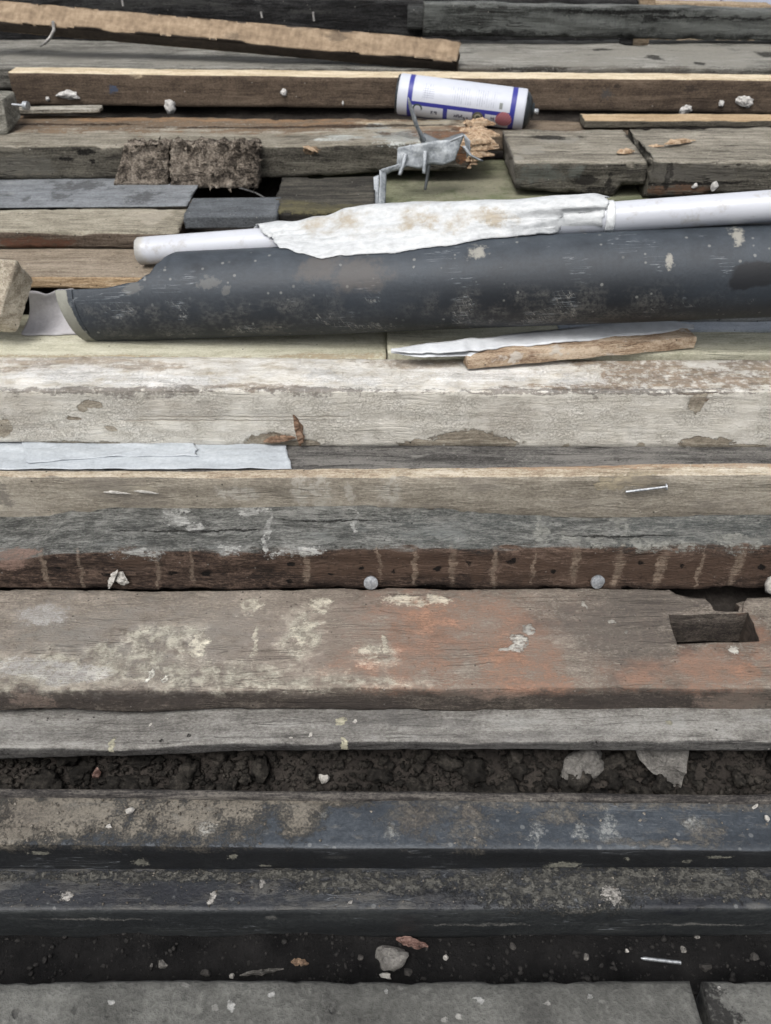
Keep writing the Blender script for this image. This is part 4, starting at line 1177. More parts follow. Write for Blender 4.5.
wc_ = mesh_obj('wood_core', vs, fs, M_MOULD, ma, mo); wc_.data.set_sharp_from_angle(angle=R(35))
s = Mat('peeling_paint'); n1 = s.noise(s.scl(s.co, (1, 1, 1)), 30, 6, .65)
M_PEEL = s.out(s.ramp(n1, [(.3, (172, 176, 180)), (.6, (200, 204, 208))]), .5, s.bump(n1, .002))
# the paint skin: front edge and back edge traced along the stick, lifting towards its left tip
fe = [(390, 351), (410, 353), (440, 353), (470, 351), (520, 346), (580, 341), (640, 335), (694, 329)]
be = [(390, 349), (430, 343), (480, 338), (540, 331), (600, 325), (645, 319), (662, 319), (694, 325)]
grid = []
for i in range(70):
    px = 391 + (694 - 391) * i / 69
    t = (px - 468) / (694 - 468)
    base = ma.lerp(mb, max(-.36, t))
    zf = base.z + .0175 + (.004 if t < 0 else 0) + .0015 * math.sin(px * .07)
    rf, rb_ = interp(fe, px), interp(be, px)
    jag = 1.2 * mn.noise((px * .12, 2, 2))
    a_ = PZ(px, rf + jag, zf); b_ = PZ(px, rb_ + jag * .5, zf + .003 + .002 * math.sin(px * .045))
    grid.append([a_.lerp(b_, k / 6) + Vector((0, 0, .0012 * mn.noise((px * .05, k * .9, 4)))) for k in range(7)])
sheet('paint_skin', grid, M_PEEL, .0012, mo, loc=None)
grid = []
for i in range(30):
    px = 391 + (500 - 391) * i / 29
    zf = ma.z + .014
    jag = 1.0 * mn.noise((px * .15, 7, 2))
    r0 = interp([(391, 353), (420, 357), (470, 356), (500, 354)], px); r1 = interp([(391, 351), (420, 352), (470, 351), (500, 351)], px)
    a_ = PZ(px, r0 + jag, zf); b_ = PZ(px, r1 + jag, zf + .001)
    grid.append([a_.lerp(b_, k / 3) for k in range(4)])
sheet('paint_sliver', grid, M_PEEL, .0012, mo)
# ================================================================ upper left: planks, beam, sheet, block
yb_ = D(1.718); zb_ = .565 * S
bp = beam('brown_plank', 'sand brown plank with a bright sawn edge behind the left end of the black pipe', 'plank', yb_, 277, 246, 289, x=(None, 420), seed=15, edge=.0015, chip=.0012, rough=.0006)
bp.set(wood('brown_plank', ((150, 120, 86), (188, 156, 116), (208, 182, 146)), ((112, 99, 82), (144, 129, 109), (168, 153, 133)), seed=15, crack=.2, contrast=.6, speck=.7))
# stone-like block end in front at the left
M_BLOCK = wood('pale_block', ((142, 129, 110), (182, 170, 148), (208, 198, 178)), ((160, 152, 136), (198, 191, 175), (216, 211, 198)), seed=16, crack=.6, speck=.4, gy=120, gx=50, overlays=[])
def hexa(name, pts, mat, n=10, amp=.0015, seed=0, edge=.08, label=None, cat=None):
    """solid from eight corners (bottom four then top four), subdivided and worn"""
    c = [Vector(p) for p in pts]
    def tri(u, v, w): 
        b0 = c[0].lerp(c[1], u); b1 = c[3].lerp(c[2], u); t0 = c[4].lerp(c[5], u); t1 = c[7].lerp(c[6], u)
        return b0.lerp(b1, v).lerp(t0.lerp(t1, v), w)
    V, F, idx = [], [], {}
    def vid(i, j, k):
        if (i, j, k) not in idx:
            u, v, w = i / n, j / n, k / n
            def sq(t): return t
            p = tri(u, v, w)
            ext = sum(1 for t in (i, j, k) if t in (0, n))
            ctr = tri(.5, .5, .5)
            f = mn.fractal(p * 60 + Vector((seed, 0, 0)), .8, 2, 4) * amp
            pull = {1: 0, 2: .02, 3: .04}.get(ext, 0) + (max(0, mn.noise(p * 70)) * .04 if ext > 1 else 0)
            p = p.lerp(ctr, pull) + (p - ctr).normalized() * f
            idx[(i, j, k)] = len(V); V.append(p - c[0])
        return idx[(i, j, k)]
    for a in range(n):
        for b in range(n):
            F.append((vid(a, b, 0), vid(a, b + 1, 0), vid(a + 1, b + 1, 0), vid(a + 1, b, 0)))
            F.append((vid(a, b, n), vid(a + 1, b, n), vid(a + 1, b + 1, n), vid(a, b + 1, n)))
            F.append((vid(a, 0, b), vid(a + 1, 0, b), vid(a + 1, 0, b + 1), vid(a, 0, b + 1)))
            F.append((vid(a, n, b), vid(a, n, b + 1), vid(a + 1, n, b + 1), vid(a + 1, n, b)))
            F.append((vid(0, a, b), vid(0, a, b + 1), vid(0, a + 1, b + 1), vid(0, a + 1, b)))
            F.append((vid(n, a, b), vid(n, a + 1, b), vid(n, a + 1, b + 1), vid(n, a, b + 1)))
    o = mesh_obj(name, V, F, mat, c[0])
    o.data.set_sharp_from_angle(angle=R(38))
    if label: tag(o, label, cat)
    return o
zb0 = .466 * S
def up_to(base, row):
    """point straight above base that shows on the given row"""
    return Vector((base.x, base.y, zrow(row, base.y)))
ea, eb, ec, ed = P(17, 259, D(1.615)), P(35, 279, D(1.65)), P(18, 333, D(1.60)), P(-3, 320, D(1.575))
ex_ = Vector((-.16, .045, -.012))
hexa('timber_offcut', [ed + ex_, ed, ec, ec + ex_, ea + ex_, ea, eb, eb + ex_], M_BLOCK, 16, .0012, 3, label='pale cracked block end of timber standing at the left edge beside the cut pipe', cat='offcut')
# silver sheet tucked into the open pipe end
s = Mat('silver_sheet'); n1 = s.noise(s.co, 14, 5, .6); n2 = s.noise(s.co, 160, 4, .6)
M_SILVER = s.out(s.ramp(s.math('MULTIPLY_ADD', n2, .25, s.math('MULTIPLY', n1, .75)), [(.3, (128, 126, 128)), (.6, (172, 170, 174))]), .5, s.bump(n1, .004), spec=.45)
grid = []
for i in range(13):
    t = i / 12
    rw = []
    for j in range(9):
        u = j / 8
        top = 291 + 5 * math.exp(-((t - .42) / .16) ** 2) - 3 * t
        q0 = PZ(20 + 62 * t, 335, zb0 + .002); q1 = P(28 + 46 * t, top, D(1.69))
        q = q0.lerp(q1, u); q.y += .018 * math.sin(u * PI) - .006 * mn.noise((t * 3, u * 2, 5)); q.z -= .010 * math.sin(u * PI) * (1 - t)
        rw.append(q)
    grid.append(rw)
tag(sheet('metal_sheet', grid, M_SILVER, .001, sub=1), 'small bent silver grey sheet between the block end and the open black pipe', 'sheet')
# grey beam with end showing
yg = D(1.862)
gb = beam('short_timber', 'short grey brown beam whose end shows behind the white pipe at the left', 'beam', yg, [(0, 232), (183, 234)], [(0, 210), (183, 208)], [(0, 249), (183, 250)], x=(None, 176), seed=16, edge=.003, chip=.003, rough=.001, endrag=(.002, .002), slant=(0, .004))
gb.set(wood('short_timber', ((60, 49, 41), (90, 76, 63), (116, 102, 88)), ((110, 103, 87), (144, 136, 117), (174, 166, 146)), seed=16.2, crack=.4, speck=.8, contrast=.7, overlays=[
    ov((186, 176, 156), gb.top([(148, 214, 24, 5), (150, 222, 10, 4)]), .7, 50, soft=.5, st=.7),
    ov((104, 62, 42), gb.front([(30, 243, 40, 5)]), .7, 50, soft=.5, st=.7)]))
# slate-like sheet
sl = beam('slate_sheet', 'flat blue grey sheet of board with dark stains under the long split beam', 'sheet', D(2.01), [(0, 207), (189, 205)], [(0, 176), (189, 186)], [(0, 209), (189, 207)], x=(None, 187), seed=17, edge=.001, chip=.001, rough=.0004, nf=3, W=.145)
sl.set(wood('slate_sheet', ((96, 100, 104), (122, 127, 132), (142, 147, 152)), seed=17, crack=.05, fibre=.35, contrast=.4, speck=.4, overlays=[
    scatter((72, 74, 76), 26, .56, .68, .7), scatter((150, 152, 150), 20, .58, .7, .5, seed=4),
    ov((70, 70, 72), sl.top([(80, 186, 24, 5), (60, 197, 8, 4), (140, 197, 14, 6), (25, 199, 4, 3)]), .9, 60, soft=.6, st=.7)]))
# narrow pieces in the dark cavity
M_BATT = wood('pale_batten', ((84, 76, 66), (120, 110, 96), (150, 140, 124)), seed=18)
cb = beam('small_batten', 'short pale batten end in the dark hollow under the rotten timber', 'batten', D(2.02), 205.5, 203, 213, x=(150, 225), seed=18, edge=.001, chip=.001, W=.03); cb.set(M_BATT)
cs = beam('grey_trunking', 'smooth grey trunking lying in the hollow left of the mossy board', 'trunking', D(1.875), [(183, 217), (280, 215)], 205, [(183, 230), (280, 228)], x=(183, 276), seed=19, edge=.002, chip=0, rough=.0003, W=.085)
cs.set(wood('grey_trunking', ((70, 74, 78), (92, 97, 102), (112, 117, 122)), seed=19, crack=0, fibre=.3, contrast=.4, speck=.5))
MOSS = (104, 98, 66)
mb_ = beam('dark_board', 'dark board with a mossy edge lying in the hollow behind the white pipe', 'board', D(1.90), [(275, 212), (378, 210)], [(275, 190), (378, 190)], [(275, 228), (378, 226)], x=(272, 374), seed=20, edge=.003, chip=.004, rough=.0015, W=.17)
mb_.set(wood('dark_board', ((24, 23, 22), (40, 38, 36), (60, 57, 52)), ((44, 42, 38), (66, 63, 56), (92, 88, 76)), seed=20, speck=.8, overlays=[ov(MOSS, mb_.top([(330, 208, 70, 4), (300, 205, 30, 4)]), .7, 60, soft=.5, st=.75, height=.6)]))
gm = beam('green_board', 'green mossy flat board seen under the spiked metal plate', 'board', D(1.98), row_of(.60 * S, D(1.98)), row_of(.60 * S, D(2.40)), row_of(.565 * S, D(1.98)), x=(300, 660), seed=21, edge=.002, chip=.002, rough=.001)
gm.set(wood('green_board', ((66, 66, 52), (98, 98, 76), (124, 124, 98)), ((84, 86, 66), (118, 120, 92), (146, 147, 116)), seed=21.5, crack=.3, contrast=.5, speck=.8, overlays=[
    scatter((92, 104, 66), 12, .5, .66, .6), ov((170, 164, 140), gm.top([(470, 185, 50, 14)]), .9, 30, soft=.8, st=.4)]))

# long split beam
yl = D(2.2)
lb_ = beam('split_timber', 'long timber split rough along its top with a splintered right end and greenish front edge', 'beam', yl, [(0, 146), (260, 146), (400, 144), (490, 143)], [(0, 114), (490, 119)], [(0, 179), (260, 178), (320, 176), (400, 172), (490, 170)], x=(None, 470), seed=22, edge=.003, chip=.005, rough=.0018, endrag=(.002, .018), ntp=22, nf=10, step=.005)
lb_.set(wood('split_timber', ((50, 47, 41), (84, 80, 70), (116, 111, 98)), ((116, 109, 93), (148, 140, 122), (176, 168, 151)), seed=22.2, crack=.8, speck=.6, bumpd=.004, gx=7, endgrain=((92, 60, 36), (176, 132, 90)), overlays=[
    ov((136, 108, 80), lb_.top([(120, 122, 200, 9), (300, 124, 160, 8), (20, 122, 60, 9)]), .55, 30, soft=.35, st=.85, height=.3),
    ov((168, 128, 88), lb_.top([(270, 120, 80, 2), (350, 124, 60, 2), (440, 128, 40, 3), (120, 119, 60, 2)]), .8, 60, soft=.5, st=.7),
    ov((150, 96, 58), lb_.top([(440, 134, 50, 4), (470, 128, 20, 8)]) + lb_.front([(475, 152, 18, 12)]), .6, 50, soft=.4, st=.8, height=-.8),
    ov((196, 184, 158), lb_.top([(420, 124, 60, 3), (470, 124, 20, 3)]), .6, 60, soft=.4, st=.7),
    ov((206, 212, 206), lb_.top([(400, 137, 26, 7), (375, 128, 14, 3), (345, 138, 24, 3)]), .7, 60, soft=.4, st=.75),
    ov((70, 50, 38), lb_.top([(300, 127, 130, 1.0), (60, 124, 60, .8)]), .5, 50, soft=.5, st=.8, height=-2),
    ov((118, 116, 106), lb_.front([(20, 166, 40, 10)]), .8, 40, soft=.6, st=.6),
    ov((18, 16, 15), lb_.front([(66, 159, 7, 2), (92, 162, 3.5, 2.5), (85, 152, 10, 3)]), .6, 90, soft=.4, st=.9, height=-2),
    ov((160, 130, 98), lb_.front([(310, 150, 8, 3)]), .6, 80, soft=.3, st=.8, height=.5)]))
# splinters at its broken end
M_SPL = wood('raw_wood', ((128, 98, 70), (178, 142, 106), (212, 184, 150)), seed=23, gx=14, gy=160, crack=.3, speck=.1)
rg = random.Random(7)
for k in range(36):
    r0 = rg.uniform(123, 168); 
    if r0 < 143: a_ = lb_.tp(rg.uniform(456, 470), r0, -.004)
    else: a_ = lb_.fp(rg.uniform(458, 470), r0, -.008 * rg.random() - .004)
    splinter('splinter', None, None, a_, a_ + Vector((rg.uniform(.022, .062) * (1.0 if r0 < 158 else .55), rg.uniform(-.006, .012), rg.uniform(-.004, .002))), rg.uniform(.009, .020), rg.uniform(.006, .011), M_SPL, k, parent=lb_.o)
# wood flake on its edge
splinter('wood_flake', 'small tan flake curling off the front edge of the split beam', 'flake', lb_.fp(303, 146, .003), lb_.fp(318, 151, .006), .010, .003, M_SPL, 77)

# two crumbling rotten pieces hanging over the split beam
def rotten(name, label, px0, px1, r0, r1, Y, dep, seed, rag, dens, fl=(0, 0)):
    M = wood('rotten_' + str(seed), ((66, 58, 50), (136, 123, 108), (180, 167, 150)), seed=seed, crack=.8, gx=70, gy=45, contrast=1.0, bumpd=.004, speck=.3)
    M.name = 'rotten_wood'
    a = P(px0, r1, Y); n = 22
    V, F = [], []
    def pt(u, v, w):
        px = px0 + (px1 - px0) * u; rw = r1 + (r0 - r1) * v
        p = P(px, rw, Y); p.y += dep * w + .008 * v
        q = p * 55
        f = mn.fractal(q, .8, 2, 5)
        rough_ = .0016 if (seed == 31 or u < .36) and v < .8 and u > .08 else .0060
        p.y -= rough_ * f
        ed = min(u, 1 - u) * 2
        p.x += rag * mn.noise((v * 9, w * 4, seed + (0 if u < .5 else 9))) * (1 if ed < .1 else .2) + fl[0] * (v - .5) * (1 - u)
        p.z += rag * (mn.noise((u * 11, w * 5, seed)) + .6 * mn.noise((u * 31, w * 9, seed))) * (1.3 if v > .9 else .25)
        return p - a
    nz = 12; idx = {}
    def vid(i, j, k):
        if (i, j, k) not in idx:
            idx[(i, j, k)] = len(V); V.append(pt(i / n, j / nz, k / 6))
        return idx[(i, j, k)]
    for i in range(n):
        for j in range(nz):
            F.append((vid(i, j, 0), vid(i + 1, j, 0), vid(i + 1, j + 1, 0), vid(i, j + 1, 0)))
            F.append((vid(i, j, 6), vid(i, j + 1, 6), vid(i + 1, j + 1, 6), vid(i + 1, j, 6)))
        for k in range(6):
            F.append((vid(i, nz, k), vid(i + 1, nz, k), vid(i + 1, nz, k + 1), vid(i, nz, k + 1)))
            F.append((vid(i, 0, k), vid(i, 0, k + 1), vid(i + 1, 0, k + 1), vid(i + 1, 0, k)))
    for j in range(nz):
        for k in range(6):
            F.append((vid(0, j, k), vid(0, j + 1, k), vid(0, j + 1, k + 1), vid(0, j, k + 1)))
            F.append((vid(n, j, k), vid(n, j, k + 1), vid(n, j + 1, k + 1), vid(n, j + 1, k)))
    o = mesh_obj(name, V, F, M, a)
    tag(o, label, 'rotten wood')
    # loose fibres
    rg = random.Random(seed); V, F = [], []
    for q in range(dens[0]):
        u = rg.uniform(dens[1], dens[2]); v = rg.random() if rg.random() < .6 else rg.uniform(.85, 1.05)
        if (seed == 31 or u < .36) and v < .82 and u > .12: continue
        p = Vector(pt(u, v, 0)); L = rg.uniform(.004, .014); wd = rg.uniform(.0012, .0042)
        dr = Vector((rg.gauss(0, 1), rg.uniform(-1.0, .1), rg.gauss(0.2, .8))).normalized() * L
        sd = dr.cross(Vector((rg.gauss(0, 1), rg.gauss(0, 1), 1))).normalized() * wd; tn = dr.cross(sd).normalized() * wd * .5
        k = len(V)
        V += [p - sd, p + sd, p + tn, p + dr]
        F += [(k, k + 1, k + 3), (k + 1, k + 2, k + 3), (k + 2, k, k + 3), (k, k + 2, k + 1)]
    ff = mesh_obj('fibres', V, F, M, a, o, False)
    ff['kind'] = 'stuff'
rotten('rotten_piece', 'smaller squarish crumbling dark brown piece of rotten wood, left of its larger mate', 119, 168, 146, 186, D(2.155), .03, 31, .006, (50, 0, 1), (.018, 0))
rotten('rotten_piece', 'larger shaggy crumbling piece of rotten wood in front of the split beam', 170, 258, 146, 188, D(2.150), .03, 32, .008, (170, .1, 1))
wire = rod('dark_wire', [P(240, 188, D(2.10)), P(256, 193, D(2.06)), P(276, 204, D(2.0))], .0014, wood('wire_grey', ((50, 50, 50), (80, 80, 80), (110, 110, 110)), seed=3), n=8)
tag(wire, 'thin dark stick slanting down in the hollow below the rotten wood', 'stick')

# galvanised nail plate bent round the broken end
s = Mat('galvanised'); n1 = s.noise(s.co, 45, 6, .65); n2 = s.noise(s.co, 240, 4, .6)
M_GALV = s.out(s.ramp(s.math('MULTIPLY_ADD', n2, .4, s.math('MULTIPLY', n1, .6)), [(.32, (92, 98, 104)), (.5, (142, 149, 155)), (.68, (186, 192, 196))]), .5, s.bump(n2, .0012), metal=.0, spec=.5)
s = Mat('galvanised_dark'); n1 = s.noise(s.co, 60, 6, .65)
M_GALVD = s.out(s.ramp(n1, [(.3, (66, 70, 74)), (.7, (120, 126, 130))]), .6, s.bump(n1, .001), metal=.2)  # darker galvanised tone for the rear fold and one spike
pl = bpy.data.objects.new('nail_plate', None); COL.objects.link(pl); YP = D(2.10)
pl.location = P(425, 150, YP); tag(pl, 'bent galvanised metal plate with long spikes hooked over the splintered beam end', 'metal plate')
def patch(name, top_, bot_, ya, yb2, mat, nu, nv, cr, seed, th=.0013, parent=pl):
    g_ = []
    for i in range(nu + 1):
        t = i / nu
        k = t * (len(top_) - 1); q = min(int(k), len(top_) - 2); f = k - q
        a_ = [top_[q][m] + (top_[q + 1][m] - top_[q][m]) * f for m in (0, 1)]; b_ = [bot_[q][m] + (bot_[q + 1][m] - bot_[q][m]) * f for m in (0, 1)]
        y0 = ya[0] + (ya[1] - ya[0]) * t; y1 = yb2[0] + (yb2[1] - yb2[0]) * t
        A_, B_ = P(*a_, YP + y0), P(*b_, YP + y1)
        rw = []
        for j in range(nv + 1):
            p = A_.lerp(B_, j / nv)
            n_ = mn.noise(p * 34 + Vector((seed, 0, 0))) + .5 * mn.noise(p * 90 + Vector((0, seed, 0)))
            p += Vector((.12, -1, .25)) * cr * n_
            rw.append(p)
        g_.append(rw)
    o = sheet(name, g_, mat, th, parent)
    return o
patch('plate', [(398, 148), (410, 145), (424, 143), (437, 140.5), (450, 140), (465, 134)], [(396, 169), (408, 166), (419, 169), (430, 164), (443, 165), (455, 160), (468, 159)], (0, 0), (-.008, -.004), M_GALV, 30, 10, .0045, 1)
patch('fold', [(419, 139), (424, 133), (432, 137), (441, 141), (452, 136), (463, 133)], [(423, 146), (428, 146), (434, 144), (441, 143), (452, 141), (464, 136)], (.03, .012), (.004, .0), M_GALVD, 24, 6, .003, 3)
patch('flange', [(464, 134), (470, 141)], [(467, 158), (470, 151)], (0, -.016), (-.004, -.016), M_GALV, 6, 6, .002, 4)
patch('strap', [(402, 163), (392, 166), (381, 169.5)], [(402, 169), (392, 171.5), (384, 176)], (-.004, -.028), (-.004, -.024), M_GALV, 10, 3, .0015, 5)
patch('strap', [(379.5, 170), (380, 183), (379, 197), (378, 212)], [(386.5, 174), (386, 186), (385.5, 199), (385, 212)], (-.028, -.075), (-.022, -.068), M_GALV, 16, 4, .0015, 6)
patch('strap_edge', [(373.5, 177), (374, 192), (374, 206)], [(379, 175), (379, 192), (378.5, 207)], (-.036, -.07), (-.034, -.07), M_GALV, 10, 3, .0012, 7)
def prong(pts, w0_, w1_, mat):
    n = 8; g_ = []
    for i in range(n + 1):
        t = i / n; k = t * (len(pts) - 1); q = min(int(k), len(pts) - 2); f = k - q
        a_ = [pts[q][m] + (pts[q + 1][m] - pts[q][m]) * f for m in range(3)]
        wd = w0_ + (w1_ - w0_) * t
        g_.append([P(a_[0] - wd / 2, a_[1], YP + a_[2] + .002), P(a_[0], a_[1], YP + a_[2] - .0012), P(a_[0] + wd / 2, a_[1] + .3, YP + a_[2] + .002)])
    sheet('spike', g_, mat, .0022, pl)
prong([(405.5, 154, -.008), (403, 165, -.024), (399.5, 175, -.032)], 4.0, 2.6, M_GALV)
prong([(425.5, 151, -.008), (424.5, 163, -.022), (424, 173.5, -.028)], 4.0, 2.8, M_GALV)
prong([(464, 146, -.014), (470, 155, -.022), (482, 161, -.024)], 3.4, 2.4, M_GALV)
prong([(429, 163, .0), (427.5, 176, -.004), (425, 190, -.01)], 2.8, 1.6, M_GALVD)
g_ = []
for (px, rw, wd, dy) in ((425, 142, 7, .012), (421, 134, 5, .008), (417, 126, 4.2, .002), (414, 117, 4.4, -.004), (411, 108, 3.6, -.008), (409.5, 102, 2.6, -.010), (408.5, 97, .6, -.012)):
    g_.append([P(px - wd / 2, rw, YP + dy + .005), P(px, rw + .4, YP + dy), P(px + wd / 2, rw + 1, YP + dy + .003)])
sheet('bent_tongue', g_, M_GALV, .0012, pl)

# ================================================================ upper right: notched beams and strip
yr_ = D(2.098)
r1_ = beam('notched_timber', 'grey weathered beam with its end grain showing right of the metal plate', 'beam', yr_ , [(512, 162), (650, 163)], [(505, 130), (655, 128)], [(512, 190), (600, 196), (612, 198), (622, 186), (650, 186)], x=(518, 648), seed=24, edge=.004, chip=.005, rough=.0016, slant=(-.006, 0), endrag=(.003, .001))
WG = ((58, 55, 48), (90, 86, 76), (122, 117, 105)); WGT = ((112, 106, 92), (146, 139, 123), (176, 168, 151))
r1_.set(wood('notched_timber', WG, WGT, seed=24.4, crack=1.0, speck=.8, bumpd=.0035, endgrain=((92, 88, 80), (138, 132, 122)), overlays=[
    ov((172, 168, 156), r1_.top([(530, 150, 14, 3), (560, 140, 20, 3), (515, 158, 6, 3)]), .8, 60, soft=.6, st=.5),
    ov((34, 32, 29), r1_.top([(548, 137, 14, 1.8)]), .6, 60, soft=.4, st=.85, height=-2),
    ov((34, 32, 29), r1_.front([(585, 180, 10, 4), (600, 190, 14, 3), (560, 194, 40, 2), (610, 183, 2.5, 8)]), .8, 50, soft=.5, st=.8, height=-1.5),
    ov((112, 118, 112), r1_.front([(575, 172, 6, 6), (540, 175, 20, 8)]), .9, 50, soft=.7, st=.5)]))
r2_ = beam('notched_timber', 'thicker grey beam end continuing to the right edge with rusty wood in its split front', 'beam', yr_ - .012, [(640, 161), (700, 163), (771, 162)], [(640, 128), (771, 126)], [(640, 198), (680, 197), (771, 193)], x=(651, None), seed=25, edge=.004, chip=.005, rough=.0018, slant=(.006, 0), endrag=(.005, .001))
r2_.set(wood('notched_timber', WG, WGT, seed=25.1, crack=1.0, speck=.8, bumpd=.0035, overlays=[
    ov((122, 82, 56), r2_.front([(690, 190, 24, 5), (660, 190, 10, 4)]), .7, 60, soft=.5, st=.6),
    ov((32, 30, 28), r2_.front([(690, 184, 30, 1.5), (720, 183, 30, 1.2), (668, 176, 3, 12)]), .7, 60, soft=.5, st=.85, height=-2),
    ov((116, 112, 104), r2_.front([(700, 174, 50, 7)]), .9, 40, soft=.7, st=.45)]))
chip('pink_chip', 'small pinkish curled chip on the split front of the right hand beam', 'chip', r2_.fp(715, 186, .003), (.009, .004, .008), 61, M_MORTAR, (0, .5, 0))
chip('pink_chip', 'smaller pinkish fleck left of the curled chip on the right hand beam', 'chip', r2_.fp(694, 186, .002), (.005, .003, .006), 62, M_MORTAR, (0, .7, 0))
splinter('wood_splinter', 'long tan splinter lying on top of the grey beams at the right', 'splinter', r2_.tp(664, 147, .004), r2_.tp(695, 143, .004), .012, .005, M_SPL, 12)
splinter('wood_splinter', 'narrow tan splinter in line with the long one, to its left', 'splinter', r1_.tp(645, 149, .003), r2_.tp(664, 148, .003), .008, .003, M_SPL, 13)
splinter('wood_splinter', 'flat pale wood chip beside the joint of the two grey beams', 'splinter', r1_.tp(617, 155, .003), r1_.tp(634, 153, .003), .016, .005, M_SPL, 14)
ls = beam('thin_lath', 'clean tan lath lying along the back of the grey beams at the right', 'lath', D(2.39), [(583, 121), (771, 120.5)], [(583, 114), (771, 114)], [(583, 129), (771, 127)], x=(585, None), seed=26, edge=.0015, chip=.0015, rough=.0006)
ls.set(wood('thin_lath', ((66, 62, 54), (92, 86, 74), (116, 110, 96)), ((156, 128, 92), (184, 154, 114), (204, 178, 142)), seed=26, crack=.2, contrast=.6, speck=.3))
br = beam('back_batten', 'plain brown batten in the shade behind the right end of the can', 'batten', D(2.36), row_of(.672 * S, D(2.36)), 117, row_of(.63 * S, D(2.36)), x=(380, 640), seed=27, edge=.002, chip=.002, W=.09)
br.set(wood('back_batten', ((86, 72, 58), (116, 100, 82), (140, 124, 104)), seed=27, speck=.4))

# small block with nail at the far left
zb3 = .688 * S
ea, eb, ec, ed = P(3, 99.5, D(2.32)), P(14.5, 90.5, D(2.40)), P(22, 118, D(2.37)), P(8.5, 134.5, D(2.30))
ex_ = Vector((-.12, .01, 0))
q1 = ea
ob = hexa('timber_offcut', [ed + ex_, ed, ec, ec + ex_, ea + ex_, ea, eb, eb + ex_], wood('grey_block', ((96, 94, 84), (136, 133, 121), (172, 168, 155)), seed=33, crack=.8, gx=30, gy=90, bumpd=.005, speck=.2), 14, .0012, 6,
          label='small grey timber end with a bolt in it at the upper left edge', cat='offcut')
q = P(12, 104.5, q1.y + .012); nail(q, P(28, 106, q1.y + .004), .0022, .0075, M_ZINC, ob, 'bolt', .008)
# thin batten below the long brown plank at left
tb = beam('thin_batten', 'thin pale batten lying under the brown plank at the far left', 'batten', D(2.44), [(10, 110), (100, 108.5)], 106, [(10, 114), (100, 112.5)], x=(14, 98), seed=28, edge=.001, chip=.0015, W=.03)
tb.set(wood('thin_batten', ((110, 104, 92), (150, 144, 130), (190, 186, 174)), seed=28))

# ================================================================ long brown plank with clean top edge
yq = D(2.529)
lp = beam('brown_timber', 'long smooth brown timber with pale clean top edge and white mortar dabs', 'beam', yq, [(8, 72), (385, 77), (771, 80)], [(8, 66.5), (385, 71), (771, 74)], [(8, 105), (385, 109), (771, 114)], x=(9, None), seed=29, edge=.0025, chip=.0015, rough=.0006)
lp.set(wood('brown_timber', ((64, 52, 42), (88, 73, 59), (112, 95, 78)), ((172, 150, 116), (204, 186, 152), (222, 208, 180)), seed=29.1, crack=.15, contrast=.6, fibre=.9, speck=.3, bumpd=.0015, overlays=[
    ov((62, 84, 118), lp.front([(113, 89.5, 4, 3.5)]), .5, 120, soft=.4, st=.7),
    ov((78, 78, 80), lp.front([(606, 94, 6, 5), (570, 100, 3, 2)]), .8, 120, soft=.6, st=.7),
    ov((44, 38, 34), lp.front([(690, 89, 5, 4), (617, 86, 3, 2)]), .8, 120, soft=.6, st=.7),
    ov((178, 158, 128), lp.front([(135, 76, 8, 2)]), .6, 120, soft=.4, st=.8)]))
for k, (px, rw, sz) in enumerate([(71, 95.5, (.022, .007, .009)), (170, 106, (.010, .009, .013)), (284, 92.5, (.0055, .005, .0065)), (343, 103, (.002, .003, .004)), (686, 109, (.010, .008, .013)), (744, 100, (.018, .007, .010)), (721, 103.5, (.005, .004, .006)), (48, 98.5, (.004, .003, .004))]):
    lump('mortar_lump', lp.fp(px, rw, .002), sz, M_MORTAR, 70 + k, lp.o, .5, 3, rot=(0, .5 if k in (5, 4) else 0, 0), sharp=k in (0, 4, 5))

# ================================================================ aerosol can
ca, cb2 = P(399, 94, D(2.465)), P(525, 110, D(2.415))
cax = (cb2 - ca).normalized(); CL = (cb2 - ca).length
csd = Vector((0, 0, 1)).cross(cax).normalized(); cup = cax.cross(csd)
RC = .0355
CM = Matrix.Translation(ca) @ Matrix((cax, csd, cup)).transposed().to_4x4()
def lathe(name, prof, mat, M, parent=None, n=48):
    V = [(x, -math.cos(2 * PI * k / n) * r, math.sin(2 * PI * k / n) * r) for x, r in prof for k in range(n)]
    F = [(i * n + k, i * n + (k + 1) % n, (i + 1) * n + (k + 1) % n, (i + 1) * n + k) for i in range(len(prof) - 1) for k in range(n)]
    F += [tuple(range(n))[::-1], tuple(range((len(prof) - 1) * n, len(prof) * n))]
    o = mesh_obj(name, V, F, mat)
    o.matrix_world = M
    return o
s = Mat('can_label')
X, Yc, Z = s.sep(s.co)
u = s.math('DIVIDE', X, CL)
an = s.math('ARCTAN2', Z, s.math('MULTIPLY', Yc, -1.0))          # height round the can, 0 = front, up positive
def rng(v, a, b_, e=.004): return s.math('MULTIPLY', s.step(v, a - e, a + e), s.step(v, b_ + e, b_ - e))
BLUE = (44, 48, 150)
n1 = s.noise(s.co, 60, 5, .6)
c = s.mix(s.step(n1, .5, .75, 0, .25), (182, 187, 199), (158, 162, 172))
